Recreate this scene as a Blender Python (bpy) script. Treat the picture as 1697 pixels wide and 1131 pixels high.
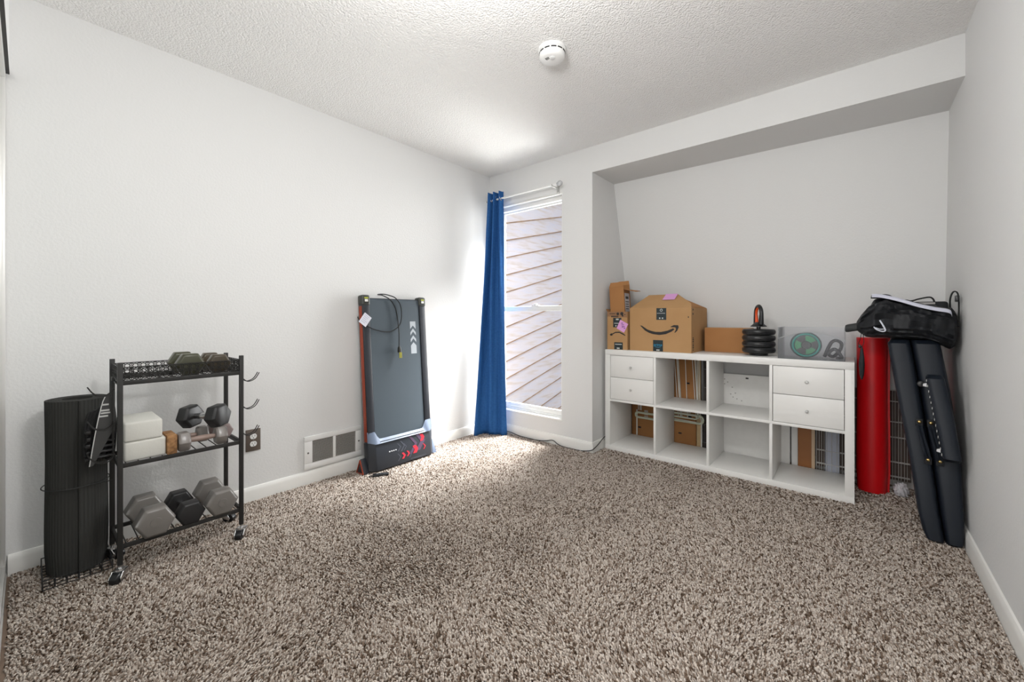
import bpy, bmesh, math, random
import numpy as np
from mathutils import Vector, Matrix

for o in list(bpy.data.objects): bpy.data.objects.remove(o, do_unlink=True)
scene = bpy.context.scene
col = scene.collection
R = math.radians
PI = math.pi
random.seed(7)

# ------------------------------------------------------------------ camera, world, lights, exposure
F_PX, YAW, HORIZON = 673.493, 0.6983, 527.7256
cam_d = bpy.data.cameras.new('camera')
cam = bpy.data.objects.new('camera', cam_d); col.objects.link(cam)
cam_d.sensor_fit = 'HORIZONTAL'; cam_d.sensor_width = 36.0
cam_d.lens = 36.0 * F_PX / 1697.0
cam_d.shift_y = (HORIZON - 565.5) / 1697.0
cam_d.clip_start = 0.01
cam.location = (2.5336, -2.7054, 1.0089)
cam.rotation_euler = (PI / 2, 0, YAW)
scene.camera = cam

world = bpy.data.worlds.new('overcast_sky'); scene.world = world
world.use_nodes = True
bg = world.node_tree.nodes['Background']
bg.inputs[0].default_value = (0.92, 0.95, 1.0, 1); bg.inputs[1].default_value = 0.42

def area(name, loc, target, sx, sy, power, color=(1, 1, 1)):
    l = bpy.data.lights.new(name, 'AREA'); l.shape = 'RECTANGLE'; l.size = sx; l.size_y = sy
    l.energy = power; l.color = color
    o = bpy.data.objects.new(name, l); col.objects.link(o); o.location = loc
    o.rotation_euler = (Vector(target) - Vector(loc)).to_track_quat('-Z', 'Y').to_euler()
    return o
wl_ = area('window_daylight', (1.18, 1.35, 1.10), (0.76, 0.0, 1.05), 1.6, 2.3, 42, (1.0, 0.993, 0.985)); wl_.data.spread = R(84)
wh_ = area('window_skylight', (0.95, 0.95, 2.95), (0.50, -0.45, 0.0), 1.1, 0.8, 78, (0.99, 0.995, 1.0)); wh_.data.spread = R(60)
wg_ = area('ground_bounce', (0.10, 1.95, -0.50), (0.85, -0.9, 2.2), 1.6, 1.3, 15, (1.0, 0.99, 0.975)); wg_.data.spread = R(70)
area('hall_fill', (2.42, -4.3, 1.45), (2.0, -1.0, 1.1), 1.2, 1.9, 23, (1.0, 0.995, 0.99))  # added fill light in the unseen hall, brightens the room from behind the camera
cl_d = bpy.data.lights.new('room_fill', 'POINT'); cl_d.energy = 22; cl_d.shadow_soft_size = 0.10; cl_d.color = (1.0, 0.993, 0.985)  # added fill light above the frame, no such lamp is known in the room
cl_o = bpy.data.objects.new('room_fill', cl_d); col.objects.link(cl_o); cl_o.location = (1.80, -2.02, 1.92)

vs = scene.view_settings
vs.view_transform = 'Standard'; vs.look = 'None'; vs.gamma = 1.0; vs.use_curve_mapping = False
vs.exposure = 0.66

# ------------------------------------------------------------------ materials
def s2l(c):
    return tuple((v / 12.92 if v <= 0.04045 else ((v + 0.055) / 1.055) ** 2.4) for v in c)
def rgb(r, g, b): return s2l((r / 255, g / 255, b / 255))

MATS = {}
def mat(name, color, rough=0.5, metal=0.0, bump=None, vary=None, spec=0.5, coat=0.0, alpha=None):
    """bump=(scale, strength, distance); vary=(scale, second colour, amount)"""
    if name in MATS: return MATS[name]
    m = bpy.data.materials.new(name); m.use_nodes = True
    nt = m.node_tree; b = nt.nodes['Principled BSDF']
    b.inputs['Base Color'].default_value = (*color, 1)
    b.inputs['Roughness'].default_value = rough; b.inputs['Metallic'].default_value = metal
    b.inputs['Specular IOR Level'].default_value = spec
    b.inputs['Coat Weight'].default_value = coat
    tc = None
    if bump or vary:
        tc = nt.nodes.new('ShaderNodeTexCoord')
    if bump:
        n = nt.nodes.new('ShaderNodeTexNoise'); n.inputs['Scale'].default_value = bump[0]; n.inputs['Detail'].default_value = 4
        nt.links.new(tc.outputs['Object'], n.inputs['Vector'])
        bp = nt.nodes.new('ShaderNodeBump'); bp.inputs['Strength'].default_value = bump[1]; bp.inputs['Distance'].default_value = bump[2]
        nt.links.new(n.outputs['Fac'], bp.inputs['Height']); nt.links.new(bp.outputs['Normal'], b.inputs['Normal'])
    if vary:
        n2 = nt.nodes.new('ShaderNodeTexNoise'); n2.inputs['Scale'].default_value = vary[0]; n2.inputs['Detail'].default_value = 5
        nt.links.new(tc.outputs['Object'], n2.inputs['Vector'])
        rp = nt.nodes.new('ShaderNodeMapRange'); rp.inputs[1].default_value = 0.38; rp.inputs[2].default_value = 0.68
        rp.inputs[3].default_value = 0; rp.inputs[4].default_value = vary[2]
        nt.links.new(n2.outputs['Fac'], rp.inputs[0])
        mx = nt.nodes.new('ShaderNodeMix'); mx.data_type = 'RGBA'
        mx.inputs[6].default_value = (*color, 1); mx.inputs[7].default_value = (*vary[1], 1)
        nt.links.new(rp.outputs[0], mx.inputs[0]); nt.links.new(mx.outputs[2], b.inputs['Base Color'])
    MATS[name] = m
    return m

WALL = mat('wall_paint', rgb(227, 227, 226), 0.75, bump=(95, 0.22, 0.004), spec=0.25)
TRIMM = mat('white_trim', rgb(236, 235, 231), 0.45)
def popcorn():
    m = bpy.data.materials.new('popcorn_ceiling'); m.use_nodes = True; nt = m.node_tree
    b = nt.nodes['Principled BSDF']; b.inputs['Roughness'].default_value = 0.9; b.inputs['Specular IOR Level'].default_value = 0.1
    b.inputs['Base Color'].default_value = (*rgb(245, 244, 242), 1)
    tc = nt.nodes.new('ShaderNodeTexCoord')
    v = nt.nodes.new('ShaderNodeTexVoronoi'); v.inputs['Scale'].default_value = 120
    n = nt.nodes.new('ShaderNodeTexNoise'); n.inputs['Scale'].default_value = 170; n.inputs['Detail'].default_value = 3
    ad = nt.nodes.new('ShaderNodeMath'); ad.operation = 'SUBTRACT'
    bp = nt.nodes.new('ShaderNodeBump'); bp.inputs['Strength'].default_value = 0.55; bp.inputs['Distance'].default_value = 0.008
    nt.links.new(tc.outputs['Object'], v.inputs['Vector']); nt.links.new(tc.outputs['Object'], n.inputs['Vector'])
    nt.links.new(n.outputs['Fac'], ad.inputs[0]); nt.links.new(v.outputs['Distance'], ad.inputs[1])
    nt.links.new(ad.outputs[0], bp.inputs['Height']); nt.links.new(bp.outputs['Normal'], b.inputs['Normal'])
    return m
CEIL = popcorn()
CARPET_BASE = mat('carpet_backing', rgb(140, 122, 108), 0.95, spec=0.05)
def carpet():
    m = bpy.data.materials.new('carpet_pile'); m.use_nodes = True; nt = m.node_tree
    b = nt.nodes['Principled BSDF']; b.inputs['Roughness'].default_value = 0.95; b.inputs['Specular IOR Level'].default_value = 0.05
    g = nt.nodes.new('ShaderNodeNewGeometry')
    cr = nt.nodes.new('ShaderNodeValToRGB'); e = cr.color_ramp.elements
    e[0].position = 0.0; e[0].color = (*rgb(78, 63, 52), 1)
    e[1].position = 1.0; e[1].color = (*rgb(222, 209, 196), 1)
    for p, c in ((0.15, (128, 109, 94)), (0.36, (176, 162, 150)), (0.62, (202, 190, 179)), (0.85, (218, 208, 199))):
        k = e.new(p); k.color = (*rgb(*c), 1)
    nt.links.new(g.outputs['Random Per Island'], cr.inputs[0]); nt.links.new(cr.outputs[0], b.inputs['Base Color'])
    return m
CARPET = carpet()
def glass(name, tint, gloss=0.08, haze=0.0, hazecol=(0.8, 0.8, 0.8)):
    m = bpy.data.materials.new(name); m.use_nodes = True; nt = m.node_tree
    for n in list(nt.nodes):
        if n.type != 'OUTPUT_MATERIAL': nt.nodes.remove(n)
    out = [n for n in nt.nodes if n.type == 'OUTPUT_MATERIAL'][0]
    t = nt.nodes.new('ShaderNodeBsdfTransparent'); t.inputs[0].default_value = (*tint, 1)
    gl = nt.nodes.new('ShaderNodeBsdfGlossy'); gl.inputs['Roughness'].default_value = 0.03
    mx = nt.nodes.new('ShaderNodeMixShader')
    lw = nt.nodes.new('ShaderNodeLayerWeight'); lw.inputs[0].default_value = gloss
    nt.links.new(lw.outputs['Fresnel'], mx.inputs[0]); nt.links.new(t.outputs[0], mx.inputs[1]); nt.links.new(gl.outputs[0], mx.inputs[2])
    last = mx
    if haze:
        df = nt.nodes.new('ShaderNodeBsdfDiffuse'); df.inputs[0].default_value = (*hazecol, 1)
        tr = nt.nodes.new('ShaderNodeBsdfTranslucent'); tr.inputs[0].default_value = (*hazecol, 1)
        dm = nt.nodes.new('ShaderNodeMixShader'); dm.inputs[0].default_value = 0.5
        nt.links.new(df.outputs[0], dm.inputs[1]); nt.links.new(tr.outputs[0], dm.inputs[2])
        m2 = nt.nodes.new('ShaderNodeMixShader'); m2.inputs[0].default_value = haze
        nt.links.new(mx.outputs[0], m2.inputs[1]); nt.links.new(dm.outputs[0], m2.inputs[2]); last = m2
    nt.links.new(last.outputs[0], out.inputs['Surface'])
    return m
GLASS = glass('window_glass', (0.97, 0.98, 0.98), 0.06)
CLEAR_PLASTIC = glass('clear_plastic', (0.96, 0.965, 0.975), 0.12, 0.10, (0.86, 0.87, 0.9))
CLEAR_FILM = glass('clear_film', (0.9, 0.9, 0.9), 0.4, 0.10)
def siding():
    m = bpy.data.materials.new('worn_siding_paint'); m.use_nodes = True; nt = m.node_tree
    b = nt.nodes['Principled BSDF']; b.inputs['Roughness'].default_value = 0.7
    tc = nt.nodes.new('ShaderNodeTexCoord'); mp = nt.nodes.new('ShaderNodeMapping'); mp.inputs['Scale'].default_value = (6, 1.6, 14)
    n = nt.nodes.new('ShaderNodeTexNoise'); n.inputs['Scale'].default_value = 2.2; n.inputs['Detail'].default_value = 6
    oi = nt.nodes.new('ShaderNodeObjectInfo'); va = nt.nodes.new('ShaderNodeVectorMath')
    nt.links.new(tc.outputs['Object'], mp.inputs[0]); nt.links.new(mp.outputs[0], va.inputs[0]); nt.links.new(oi.outputs['Random'], va.inputs[1])
    sc = nt.nodes.new('ShaderNodeVectorMath'); sc.operation = 'ADD'
    nt.links.new(va.outputs[0], sc.inputs[0]); nt.links.new(oi.outputs['Location'], sc.inputs[1])
    nt.links.new(sc.outputs[0], n.inputs['Vector'])
    cr = nt.nodes.new('ShaderNodeValToRGB'); e = cr.color_ramp.elements
    e[0].position = 0.25; e[0].color = (*rgb(208, 194, 184), 1); e[1].position = 0.50; e[1].color = (*rgb(222, 216, 222), 1)
    k = e.new(0.75); k.color = (*rgb(214, 214, 228), 1)
    nt.links.new(n.outputs['Fac'], cr.inputs[0])
    nt.links.new(cr.outputs[0], b.inputs['Base Color'])
    return m
SIDING = siding()
RAWWOOD = mat('raw_board_edge', rgb(176, 148, 124), 0.8, vary=(9, rgb(120, 92, 70), 0.6))
BLACKMETAL = mat('black_powdercoat', rgb(46, 45, 44), 0.45, spec=0.4)
CHROME = mat('chrome', rgb(205, 205, 205), 0.22, 1.0)
BRASS = mat('brass', rgb(190, 165, 110), 0.3, 1.0)
WHITE_LAM = mat('white_laminate', rgb(240, 239, 236), 0.38)
WHITE_PL = mat('white_plastic', rgb(236, 236, 234), 0.4)
DARKGAP = mat('dark_void', rgb(38, 37, 36), 0.9)
CARD = mat('cardboard', rgb(186, 147, 104), 0.8, vary=(5, rgb(176, 137, 94), 0.7), spec=0.15)
CARD_IN = mat('cardboard_inside', rgb(176, 128, 84), 0.85, spec=0.1)
CARD_EDGE = mat('cardboard_edge', rgb(150, 112, 76), 0.9, spec=0.1)
CARD_OR = mat('cardboard_orange', rgb(176, 127, 82), 0.8, vary=(5, rgb(166, 117, 74), 0.7), spec=0.15)
INK = mat('black_ink', rgb(36, 33, 33), 0.6)
TAPE = mat('dark_tape', rgb(34, 46, 50), 0.4)
TAPE_W = mat('tape_print', rgb(196, 200, 196), 0.5)
CYAN = mat('cyan_print', rgb(34, 150, 190), 0.5)
PINK = mat('pink_note', rgb(226, 166, 220), 0.7)
BLUEF = mat('blue_curtain_fabric', rgb(46, 98, 160), 0.8, bump=(260, 0.35, 0.002), vary=(70, rgb(36, 80, 138), 0.6), spec=0.2)
GREYRUB = mat('dark_grey_mat', rgb(58, 58, 56), 0.85, spec=0.2)
BLACKRUB = mat('black_rubber', rgb(28, 29, 31), 0.33, spec=0.5)
FOAMW = mat('white_foam', rgb(222, 221, 214), 0.8, bump=(140, 0.15, 0.002), spec=0.2)
RED = mat('red_foam', rgb(214, 5, 18), 0.42, bump=(180, 0.1, 0.002))
LEATHER = mat('black_leather', rgb(20, 27, 37), 0.5, bump=(240, 0.15, 0.001), spec=0.35)
NYLON = mat('black_nylon', rgb(26, 28, 32), 0.6, bump=(420, 0.2, 0.001), spec=0.4)
STRAP = mat('black_webbing', rgb(22, 22, 23), 0.7)
WIRE = mat('wire_coating', rgb(40, 40, 40), 0.5)

# ------------------------------------------------------------------ mesh helpers
class MB:
    def __init__(s): s.v = []; s.f = []
    def add(s, vs_, fs):
        o = len(s.v); s.v += [tuple(p) for p in vs_]; s.f += [tuple(i + o for i in f) for f in fs]; return s
    def box(s, x0, x1, y0, y1, z0, z1):
        return s.add([(x0,y0,z0),(x1,y0,z0),(x1,y1,z0),(x0,y1,z0),(x0,y0,z1),(x1,y0,z1),(x1,y1,z1),(x0,y1,z1)],
                     [(3,2,1,0),(4,5,6,7),(0,1,5,4),(1,2,6,5),(2,3,7,6),(3,0,4,7)])
    def hexa(s, p):      # 8 points: bottom 4 ccw, top 4 ccw
        return s.add(p, [(3,2,1,0),(4,5,6,7),(0,1,5,4),(1,2,6,5),(2,3,7,6),(3,0,4,7)])
    def prism(s, pts, axis, a, b):
        """closed polygon of 2-d pts extruded along axis from a to b (pts ordered (u,v) of the other two axes)"""
        def mk(u, v, w): return {'x': (w, u, v), 'y': (u, w, v), 'z': (u, v, w)}[axis]
        n = len(pts); V = [mk(u, v, a) for u, v in pts] + [mk(u, v, b) for u, v in pts]
        return s.add(V, [tuple(range(n - 1, -1, -1)), tuple(range(n, 2 * n))] + [(i, (i + 1) % n, n + (i + 1) % n, n + i) for i in range(n)])
    def lathe(s, prof, n=24, c=(0, 0, 0), axis='z', ring=False):
        V = []; Fs = []
        for r, h in prof:
            for k in range(n):
                a = 2 * PI * k / n; x, y = r * math.cos(a), r * math.sin(a)
                p = {'z': (x, y, h), 'x': (h, x, y), 'y': (y, h, x)}[axis]
                V.append((p[0] + c[0], p[1] + c[1], p[2] + c[2]))
        m = len(prof)
        for i in range(m - 1):
            for k in range(n):
                Fs.append((i * n + k, i * n + (k + 1) % n, (i + 1) * n + (k + 1) % n, (i + 1) * n + k))
        if ring: Fs += [((m - 1) * n + k, (m - 1) * n + (k + 1) % n, (k + 1) % n, k) for k in range(n)]
        else: Fs.append(tuple(range(n - 1, -1, -1))); Fs.append(tuple((m - 1) * n + k for k in range(n)))
        return s.add(V, Fs)
    def tube(s, pts, r, n=8, closed=False):
        P_ = [Vector(p) for p in pts]; m = len(P_); V = []; Fs = []
        up = Vector((0, 0, 1)); prev = None
        for i, p in enumerate(P_):
            a = P_[(i - 1) % m] if (closed or i > 0) else p; b = P_[(i + 1) % m] if (closed or i < m - 1) else p
            t = (b - a).normalized()
            if prev is None:
                ref = up if abs(t.z) < 0.9 else Vector((1, 0, 0)); u = t.cross(ref).normalized()
            else:
                u = (prev - t * prev.dot(t)).normalized()
            prev = u; w = t.cross(u)
            rr = r[i] if isinstance(r, (list, tuple)) else r
            for k in range(n):
                a_ = 2 * PI * k / n; V.append(p + u * (rr * math.cos(a_)) + w * (rr * math.sin(a_)))
        for i in range(m if closed else m - 1):
            j = (i + 1) % m
            for k in range(n): Fs.append((i * n + k, i * n + (k + 1) % n, j * n + (k + 1) % n, j * n + k))
        if not closed: Fs += [tuple(range(n - 1, -1, -1)), tuple((m - 1) * n + k for k in range(n))]
        return s.add(V, Fs)
    def build(s, name, m, parent=None, smooth=False, bevel=0.0, seg=2, M=None):
        me = bpy.data.meshes.new(name); V = s.v if M is None else [tuple(M @ Vector(p)) for p in s.v]
        me.from_pydata(V, [], s.f); me.update()
        bm = bmesh.new(); bm.from_mesh(me)
        bmesh.ops.recalc_face_normals(bm, faces=bm.faces)
        if bevel:
            ed = [e for e in bm.edges if len(e.link_faces) == 2 and e.calc_face_angle(0) > 0.5]
            bmesh.ops.bevel(bm, geom=ed, offset=bevel, segments=seg, profile=0.5, affect='EDGES', clamp_overlap=True)
        if smooth or bevel:
            for f in bm.faces: f.smooth = True
            for e in bm.edges:
                if len(e.link_faces) == 2 and e.calc_face_angle(0) > R(38): e.smooth = False
        bm.to_mesh(me); bm.free()
        me.materials.append(m)
        o = bpy.data.objects.new(name, me); col.objects.link(o)
        if parent: o.parent = parent
        return o
def tag(o, label=None, cat=None, group=None, kind=None):
    if label: o['label'] = label
    if cat: o['category'] = cat
    if group: o['group'] = group
    if kind: o['kind'] = kind
    return o
def empty(name, loc=(0, 0, 0), rot=(0, 0, 0)):
    o = bpy.data.objects.new(name, None); col.objects.link(o); o.empty_display_size = 0.05
    o.location = loc; o.rotation_euler = rot; return o
def thing(name, label, cat, loc=(0, 0, 0), rot=(0, 0, 0), group=None):
    return tag(empty(name, loc, rot), label, cat, group)
def struct(o): o['kind'] = 'structure'; return o
def clone(o, parent=None, loc=None, rot=None, label=None):
    c = o.copy(); col.objects.link(c)
    if parent is not None: c.parent = parent
    if loc is not None: c.location = loc
    if rot is not None: c.rotation_euler = rot
    if label: c['label'] = label
    for ch in list(o.children): clone(ch, c)
    return c
def spline(pts, n=8):
    P_ = [Vector(p) for p in pts]; out = []
    for i in range(len(P_) - 1):
        a, b, c, d = P_[max(i - 1, 0)], P_[i], P_[i + 1], P_[min(i + 2, len(P_) - 1)]
        for k in range(n):
            t = k / n
            out.append(0.5 * ((2 * b) + (c - a) * t + (2 * a - 5 * b + 4 * c - d) * t * t + (3 * b - a - 3 * c + d) * t ** 3))
    out.append(P_[-1]); return out
def text_mesh(name, body, size, m, parent, M, depth=0.0006, align='CENTER'):
    c = bpy.data.curves.new(name, 'FONT'); c.body = body; c.size = size; c.extrude = depth; c.align_x = align; c.align_y = 'CENTER'
    c.resolution_u = 3
    t = bpy.data.objects.new(name + '_tmp', c); col.objects.link(t)
    dg = bpy.context.evaluated_depsgraph_get()
    me = bpy.data.meshes.new_from_object(t.evaluated_get(dg)); bpy.data.objects.remove(t, do_unlink=True)
    me.transform(M); me.materials.clear(); me.materials.append(m); me.name = name
    o = bpy.data.objects.new(name, me); col.objects.link(o); o.parent = parent
    return o

# ------------------------------------------------------------------ room shell
H = 2.291; HH = 2.098; XR = 2.9193; XJ = 1.0437; YF = -2.764; TH = 0.12
WX0, WX1, WZ0, WZ1 = 0.062, 0.778, 0.195, 2.005
struct(MB().box(-TH, XR + TH, YF - 1.9, 1.1, -0.06, 0.0).build('floor', CARPET_BASE))
struct(MB().box(-TH, XR + TH, YF - TH, TH, H, H + 0.08).build('ceiling', CEIL))
struct(MB().box(-TH, 0, YF - TH, TH + 0.0, 0, H).build('wall_left', WALL))
struct(MB().box(XR, XR + TH, YF - TH, 1.05, 0, H).build('wall_right', WALL))
wb = MB()
wb.box(0, WX0, 0, TH, 0, H); wb.box(WX1, XJ, 0, TH, 0, H); wb.box(WX0, WX1, 0, TH, 0, WZ0); wb.box(WX0, WX1, 0, TH, WZ1, H)
wb.box(XJ, XR, 0, TH, HH, H)
struct(wb.build('wall_back', WALL))
def yback(x, z):
    t = (x - XJ) / (XR - XJ)
    return (0.36 + 0.261 * (2.095 - z)) * (1 - t) + (0.40 + 0.118 * (2.095 - z)) * t
# alcove: left jamb, slanting back wall, lowered ceiling
struct(MB().box(XJ - TH, XJ, TH, 1.05, 0, HH + 0.1).build('wall_alcove_left', WALL))
g = MB(); nx, nz = 12, 12
for i in range(nx + 1):
    for j in range(nz + 1):
        x = XJ + (XR - XJ) * i / nx; z = HH * j / nz; g.v.append((x, yback(x, z), z))
o0 = len(g.v)
g.v += [(x, y + 0.1, z) for x, y, z in g.v]
for i in range(nx):
    for j in range(nz):
        a = i * (nz + 1) + j; q = (a, a + nz + 1, a + nz + 2, a + 1)
        g.f.append(q); g.f.append(tuple(k + o0 for k in reversed(q)))
ring = [i * (nz + 1) for i in range(nx + 1)] + [nx * (nz + 1) + j for j in range(1, nz + 1)] + [i * (nz + 1) + nz for i in range(nx - 1, -1, -1)] + [j for j in range(nz - 1, 0, -1)]
for k in range(len(ring)):
    a, b = ring[k], ring[(k + 1) % len(ring)]; g.f.append((b, a, a + o0, b + o0))
struct(g.build('wall_alcove_back', WALL, smooth=True))
struct(MB().box(XJ, XR, TH, 0.75, HH, HH + 0.1).build('ceiling_alcove', WALL))
# front wall: closet opening with mirror doors, then doorway to a hall behind the camera
wf = MB()
wf.box(0, 1.92, YF - TH, YF + 0.012, 1.974, H); wf.box(1.92, 2.02, YF - TH, YF, 0, H); wf.box(2.02, XR, YF - TH, YF, 2.03, H); wf.box(2.84, XR, YF - TH, YF, 0, H)
struct(wf.build('wall_front', WALL))
# hall behind the doorway
hw = MB(); hw.box(1.5, 1.6, YF - 1.9, YF - TH, 0, H); hw.box(3.3, 3.4, YF - 1.9, YF - TH, 0, H); hw.box(1.5, 3.4, YF - 2.0, YF - 1.9, 0, H)
hw.box(XR + TH, 3.3, YF - TH - .1, YF - TH, 0, H)
struct(hw.build('wall_hall', WALL))
struct(MB().box(1.5, 3.4, YF - 2.0, YF - TH, H, H + 0.08).build('ceiling_hall', WALL))
struct(MB().box(XR + TH, 3.4, YF - 2.0, YF - TH, -0.06, 0).build('floor_hall', CARPET_BASE))

# closet: mirrored sliding doors with aluminium frames and floor track
ALU = mat('aluminium', rgb(222, 221, 218), 0.35, 0.3)
MIRROR = mat('mirror', rgb(225, 228, 226), 0.02, 1.0)
for i, (x0, x1, yy) in enumerate(((0.003, 0.98, YF - 0.005), (0.94, 1.915, YF - 0.045))):
    d = empty('door_%d' % (i + 1), (0, 0, 0)); struct(d)
    MB().box(x0 + 0.02, x1 - 0.02, yy - 0.006, yy, 0.045, 1.94).build('mirror_pane', MIRROR, d)
    MB().box(x0, x0 + 0.022, yy - 0.012, yy + 0.008, 0.02, 1.965).build('stile', ALU, d, bevel=0.003)
    MB().box(x1 - 0.022, x1, yy - 0.012, yy + 0.008, 0.02, 1.965).build('stile', ALU, d, bevel=0.003)
    MB().box(x0, x1, yy - 0.012, yy + 0.008, 0.02, 0.05).build('bottom_rail', ALU, d, bevel=0.003)
    MB().box(x0, x1, yy - 0.012, yy + 0.008, 1.94, 1.965).build('top_rail', ALU, d, bevel=0.003)
t = MB().box(0, 1.92, YF - 0.07, YF + 0.006, 0.0, 0.016); struct(t.build('trim_1', ALU, bevel=0.003))
t = MB().box(0, 1.92, YF - 0.07, YF + 0.0125, 1.965, 1.974); struct(t.build('trim_2', mat('dark_bronze_track', rgb(52, 50, 48), 0.5, 0.4)))
struct(MB().box(0, 1.92, YF - 0.16, YF - 0.1, 0, 1.974).build('wall_closet', WALL))

# baseboards: rounded-top profile
def base_prof(t_=0.013, h=0.083):
    return [(0, 0), (t_, 0), (t_, h - 0.022), (t_ * 0.8, h - 0.010), (t_ * 0.45, h - 0.002), (0, h)]
pb = base_prof()
struct(MB().prism([(x, z) for x, z in pb], 'y', YF + 0.008, 0).build('baseboard_left', TRIMM, smooth=True))
struct(MB().prism([(-y, z) for y, z in pb], 'x', 0.013, XJ).build('baseboard_back', TRIMM, smooth=True))
struct(MB().prism([(XJ + x, z) for x, z in pb], 'y', -0.013, 0.72).build('baseboard_alcove_left', TRIMM, smooth=True))
struct(MB().prism([(XR - x, z) for x, z in pb], 'y', YF, 0.57).build('baseboard_right', TRIMM, smooth=True))
g = MB(); A = (XJ + 0.013, yback(XJ, .04) ); B = (XR - 0.013, yback(XR, .04))
g.hexa([(A[0], A[1] - 0.016, 0), (B[0], B[1] - 0.016, 0), (B[0], B[1] + 0.03, 0), (A[0], A[1] + 0.03, 0),
        (A[0], A[1] - 0.026, 0.083), (B[0], B[1] - 0.020, 0.083), (B[0], B[1] + 0.03, 0.083), (A[0], A[1] + 0.03, 0.083)])
struct(g.build('baseboard_alcove_back', TRIMM, bevel=0.004))

# ------------------------------------------------------------------ carpet pile (real tufts)
def make_pile():
    rng = np.random.default_rng(3)
    def grid(x0, x1, y0, y1, p):
        xs = np.arange(x0, x1, p); ys = np.arange(y0, y1, p)
        X, Y = np.meshgrid(xs, ys); X = X.ravel(); Y = Y.ravel()
        X = X + rng.uniform(-.45, .45, X.size) * p; Y = Y + rng.uniform(-.45, .45, Y.size) * p
        return X, Y, np.full(X.size, p)
    parts = [grid(0.016, XR - 0.016, YF + 0.02, -0.016, 0.0064), grid(XJ + 0.02, XR - 0.016, -0.016, 0.62, 0.009), grid(2.04, 2.82, YF - 0.5, YF + 0.02, 0.012)]
    X = np.concatenate([p[0] for p in parts]); Y = np.concatenate([p[1] for p in parts]); S = np.concatenate([p[2] for p in parts])
    # keep clear of the big things that stand on the carpet
    keep = ~((X > 1.07) & (X < 2.54) & (Y > 0.158) & (Y < 0.545))
    X, Y, S = X[keep], Y[keep], S[keep]; n = X.size
    # smooth nap direction field: vacuum and foot marks
    def field(seed, k):
        r = np.random.default_rng(seed); v = np.zeros(n)
        for _ in range(k):
            a = r.uniform(0, 2 * np.pi); fq = r.uniform(1.2, 9.0); v += np.sin((X * np.cos(a) + Y * np.sin(a)) * fq * 2 + r.uniform(0, 6.28)) / math.sqrt(fq)
        return v
    a = field(1, 9); b = field(2, 9)
    lx = 0.0021 * a + rng.normal(0, 0.0022, n); ly = 0.0021 * b + rng.normal(0, 0.0022, n)
    h = rng.uniform(0.0060, 0.0100, n) * (1 - 0.10 * np.clip(field(4, 6), -2, 2) / 2)
    r0 = S * 0.62; r1 = S * rng.uniform(0.40, 0.66, n); th = rng.uniform(0, 2 * np.pi, n)
    V = np.zeros((n, 6, 3), np.float32)
    for k in range(3):
        c0, s0 = np.cos(th + k * 2 * np.pi / 3), np.sin(th + k * 2 * np.pi / 3)
        V[:, k, 0] = X + r0 * c0; V[:, k, 1] = Y + r0 * s0; V[:, k, 2] = 0.0005
        c1, s1 = np.cos(th + 0.6 + k * 2 * np.pi / 3), np.sin(th + 0.6 + k * 2 * np.pi / 3)
        V[:, 3 + k, 0] = X + lx + r1 * c1; V[:, 3 + k, 1] = Y + ly + r1 * s1; V[:, 3 + k, 2] = h + rng.normal(0, 0.0012, n)
    V[:, :, 0] = np.clip(V[:, :, 0], 0.014, XR - 0.014)
    q = np.array([0, 1, 4, 3, 1, 2, 5, 4, 2, 0, 3, 5, 3, 4, 5])
    Lp = (q[None] + (np.arange(n) * 6)[:, None]).ravel()
    st = (np.array([0, 4, 8, 12])[None] + (np.arange(n) * 15)[:, None]).ravel()
    me = bpy.data.meshes.new('carpet_pile'); nv = n * 6; nf = n * 4
    me.vertices.add(nv); me.vertices.foreach_set('co', V.ravel())
    me.loops.add(n * 15); me.loops.foreach_set('vertex_index', Lp.astype(np.int32))
    me.polygons.add(nf); me.polygons.foreach_set('loop_start', st.astype(np.int32))
    me.update(calc_edges=True); me.materials.append(CARPET)
    o = bpy.data.objects.new('carpet_pile', me); col.objects.link(o)
    tag(o, 'speckled brown and beige carpet pile covering the floor', 'carpet', kind='stuff')
make_pile()

# ------------------------------------------------------------------ window
w = empty('window_1', (0, 0, 0)); struct(w)
def frame_rect(x0, x1, z0, z1, y0, y1, wl, wr, wbm, wt):
    m = MB(); m.box(x0, x0 + wl, y0, y1, z0, z1); m.box(x1 - wr, x1, y0, y1, z0, z1)
    m.box(x0 + wl, x1 - wr, y0, y1, z0, z0 + wbm); m.box(x0 + wl, x1 - wr, y0, y1, z1 - wt, z1); return m
frame_rect(WX0, WX1, WZ0, WZ1, 0.045, 0.115, 0.034, 0.034, 0.03, 0.045).build('window_frame', WHITE_PL, w, bevel=0.003)
up_ = frame_rect(WX0 + 0.03, WX1 - 0.03, 1.075, WZ1 - 0.04, 0.082, 0.104, 0.012, 0.012, 0.034, 0.016).build('upper_sash', WHITE_PL, w, bevel=0.002)
MB().box(WX0 + 0.04, WX1 - 0.04, 0.091, 0.095, 1.10, WZ1 - 0.055).build('pane', GLASS, up_)
lo_ = frame_rect(WX0 + 0.03, WX1 - 0.03, WZ0 + 0.025, 1.112, 0.052, 0.080, 0.012, 0.012, 0.044, 0.042).build('lower_sash', WHITE_PL, w, bevel=0.003)
MB().box(WX0 + 0.04, WX1 - 0.04, 0.064, 0.068, WZ0 + 0.06, 1.08).build('pane', GLASS, lo_)
lk = MB().box(0.44, 0.51, 0.050, 0.076, 1.112, 1.120); lk.box(0.462, 0.488, 0.046, 0.060, 1.118, 1.132); lk.tube([(0.475, .055, 1.128), (0.50, 0.048, 1.130)], 0.004)
lk.build('sash_lock', WHITE_PL, w, bevel=0.002)
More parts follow.
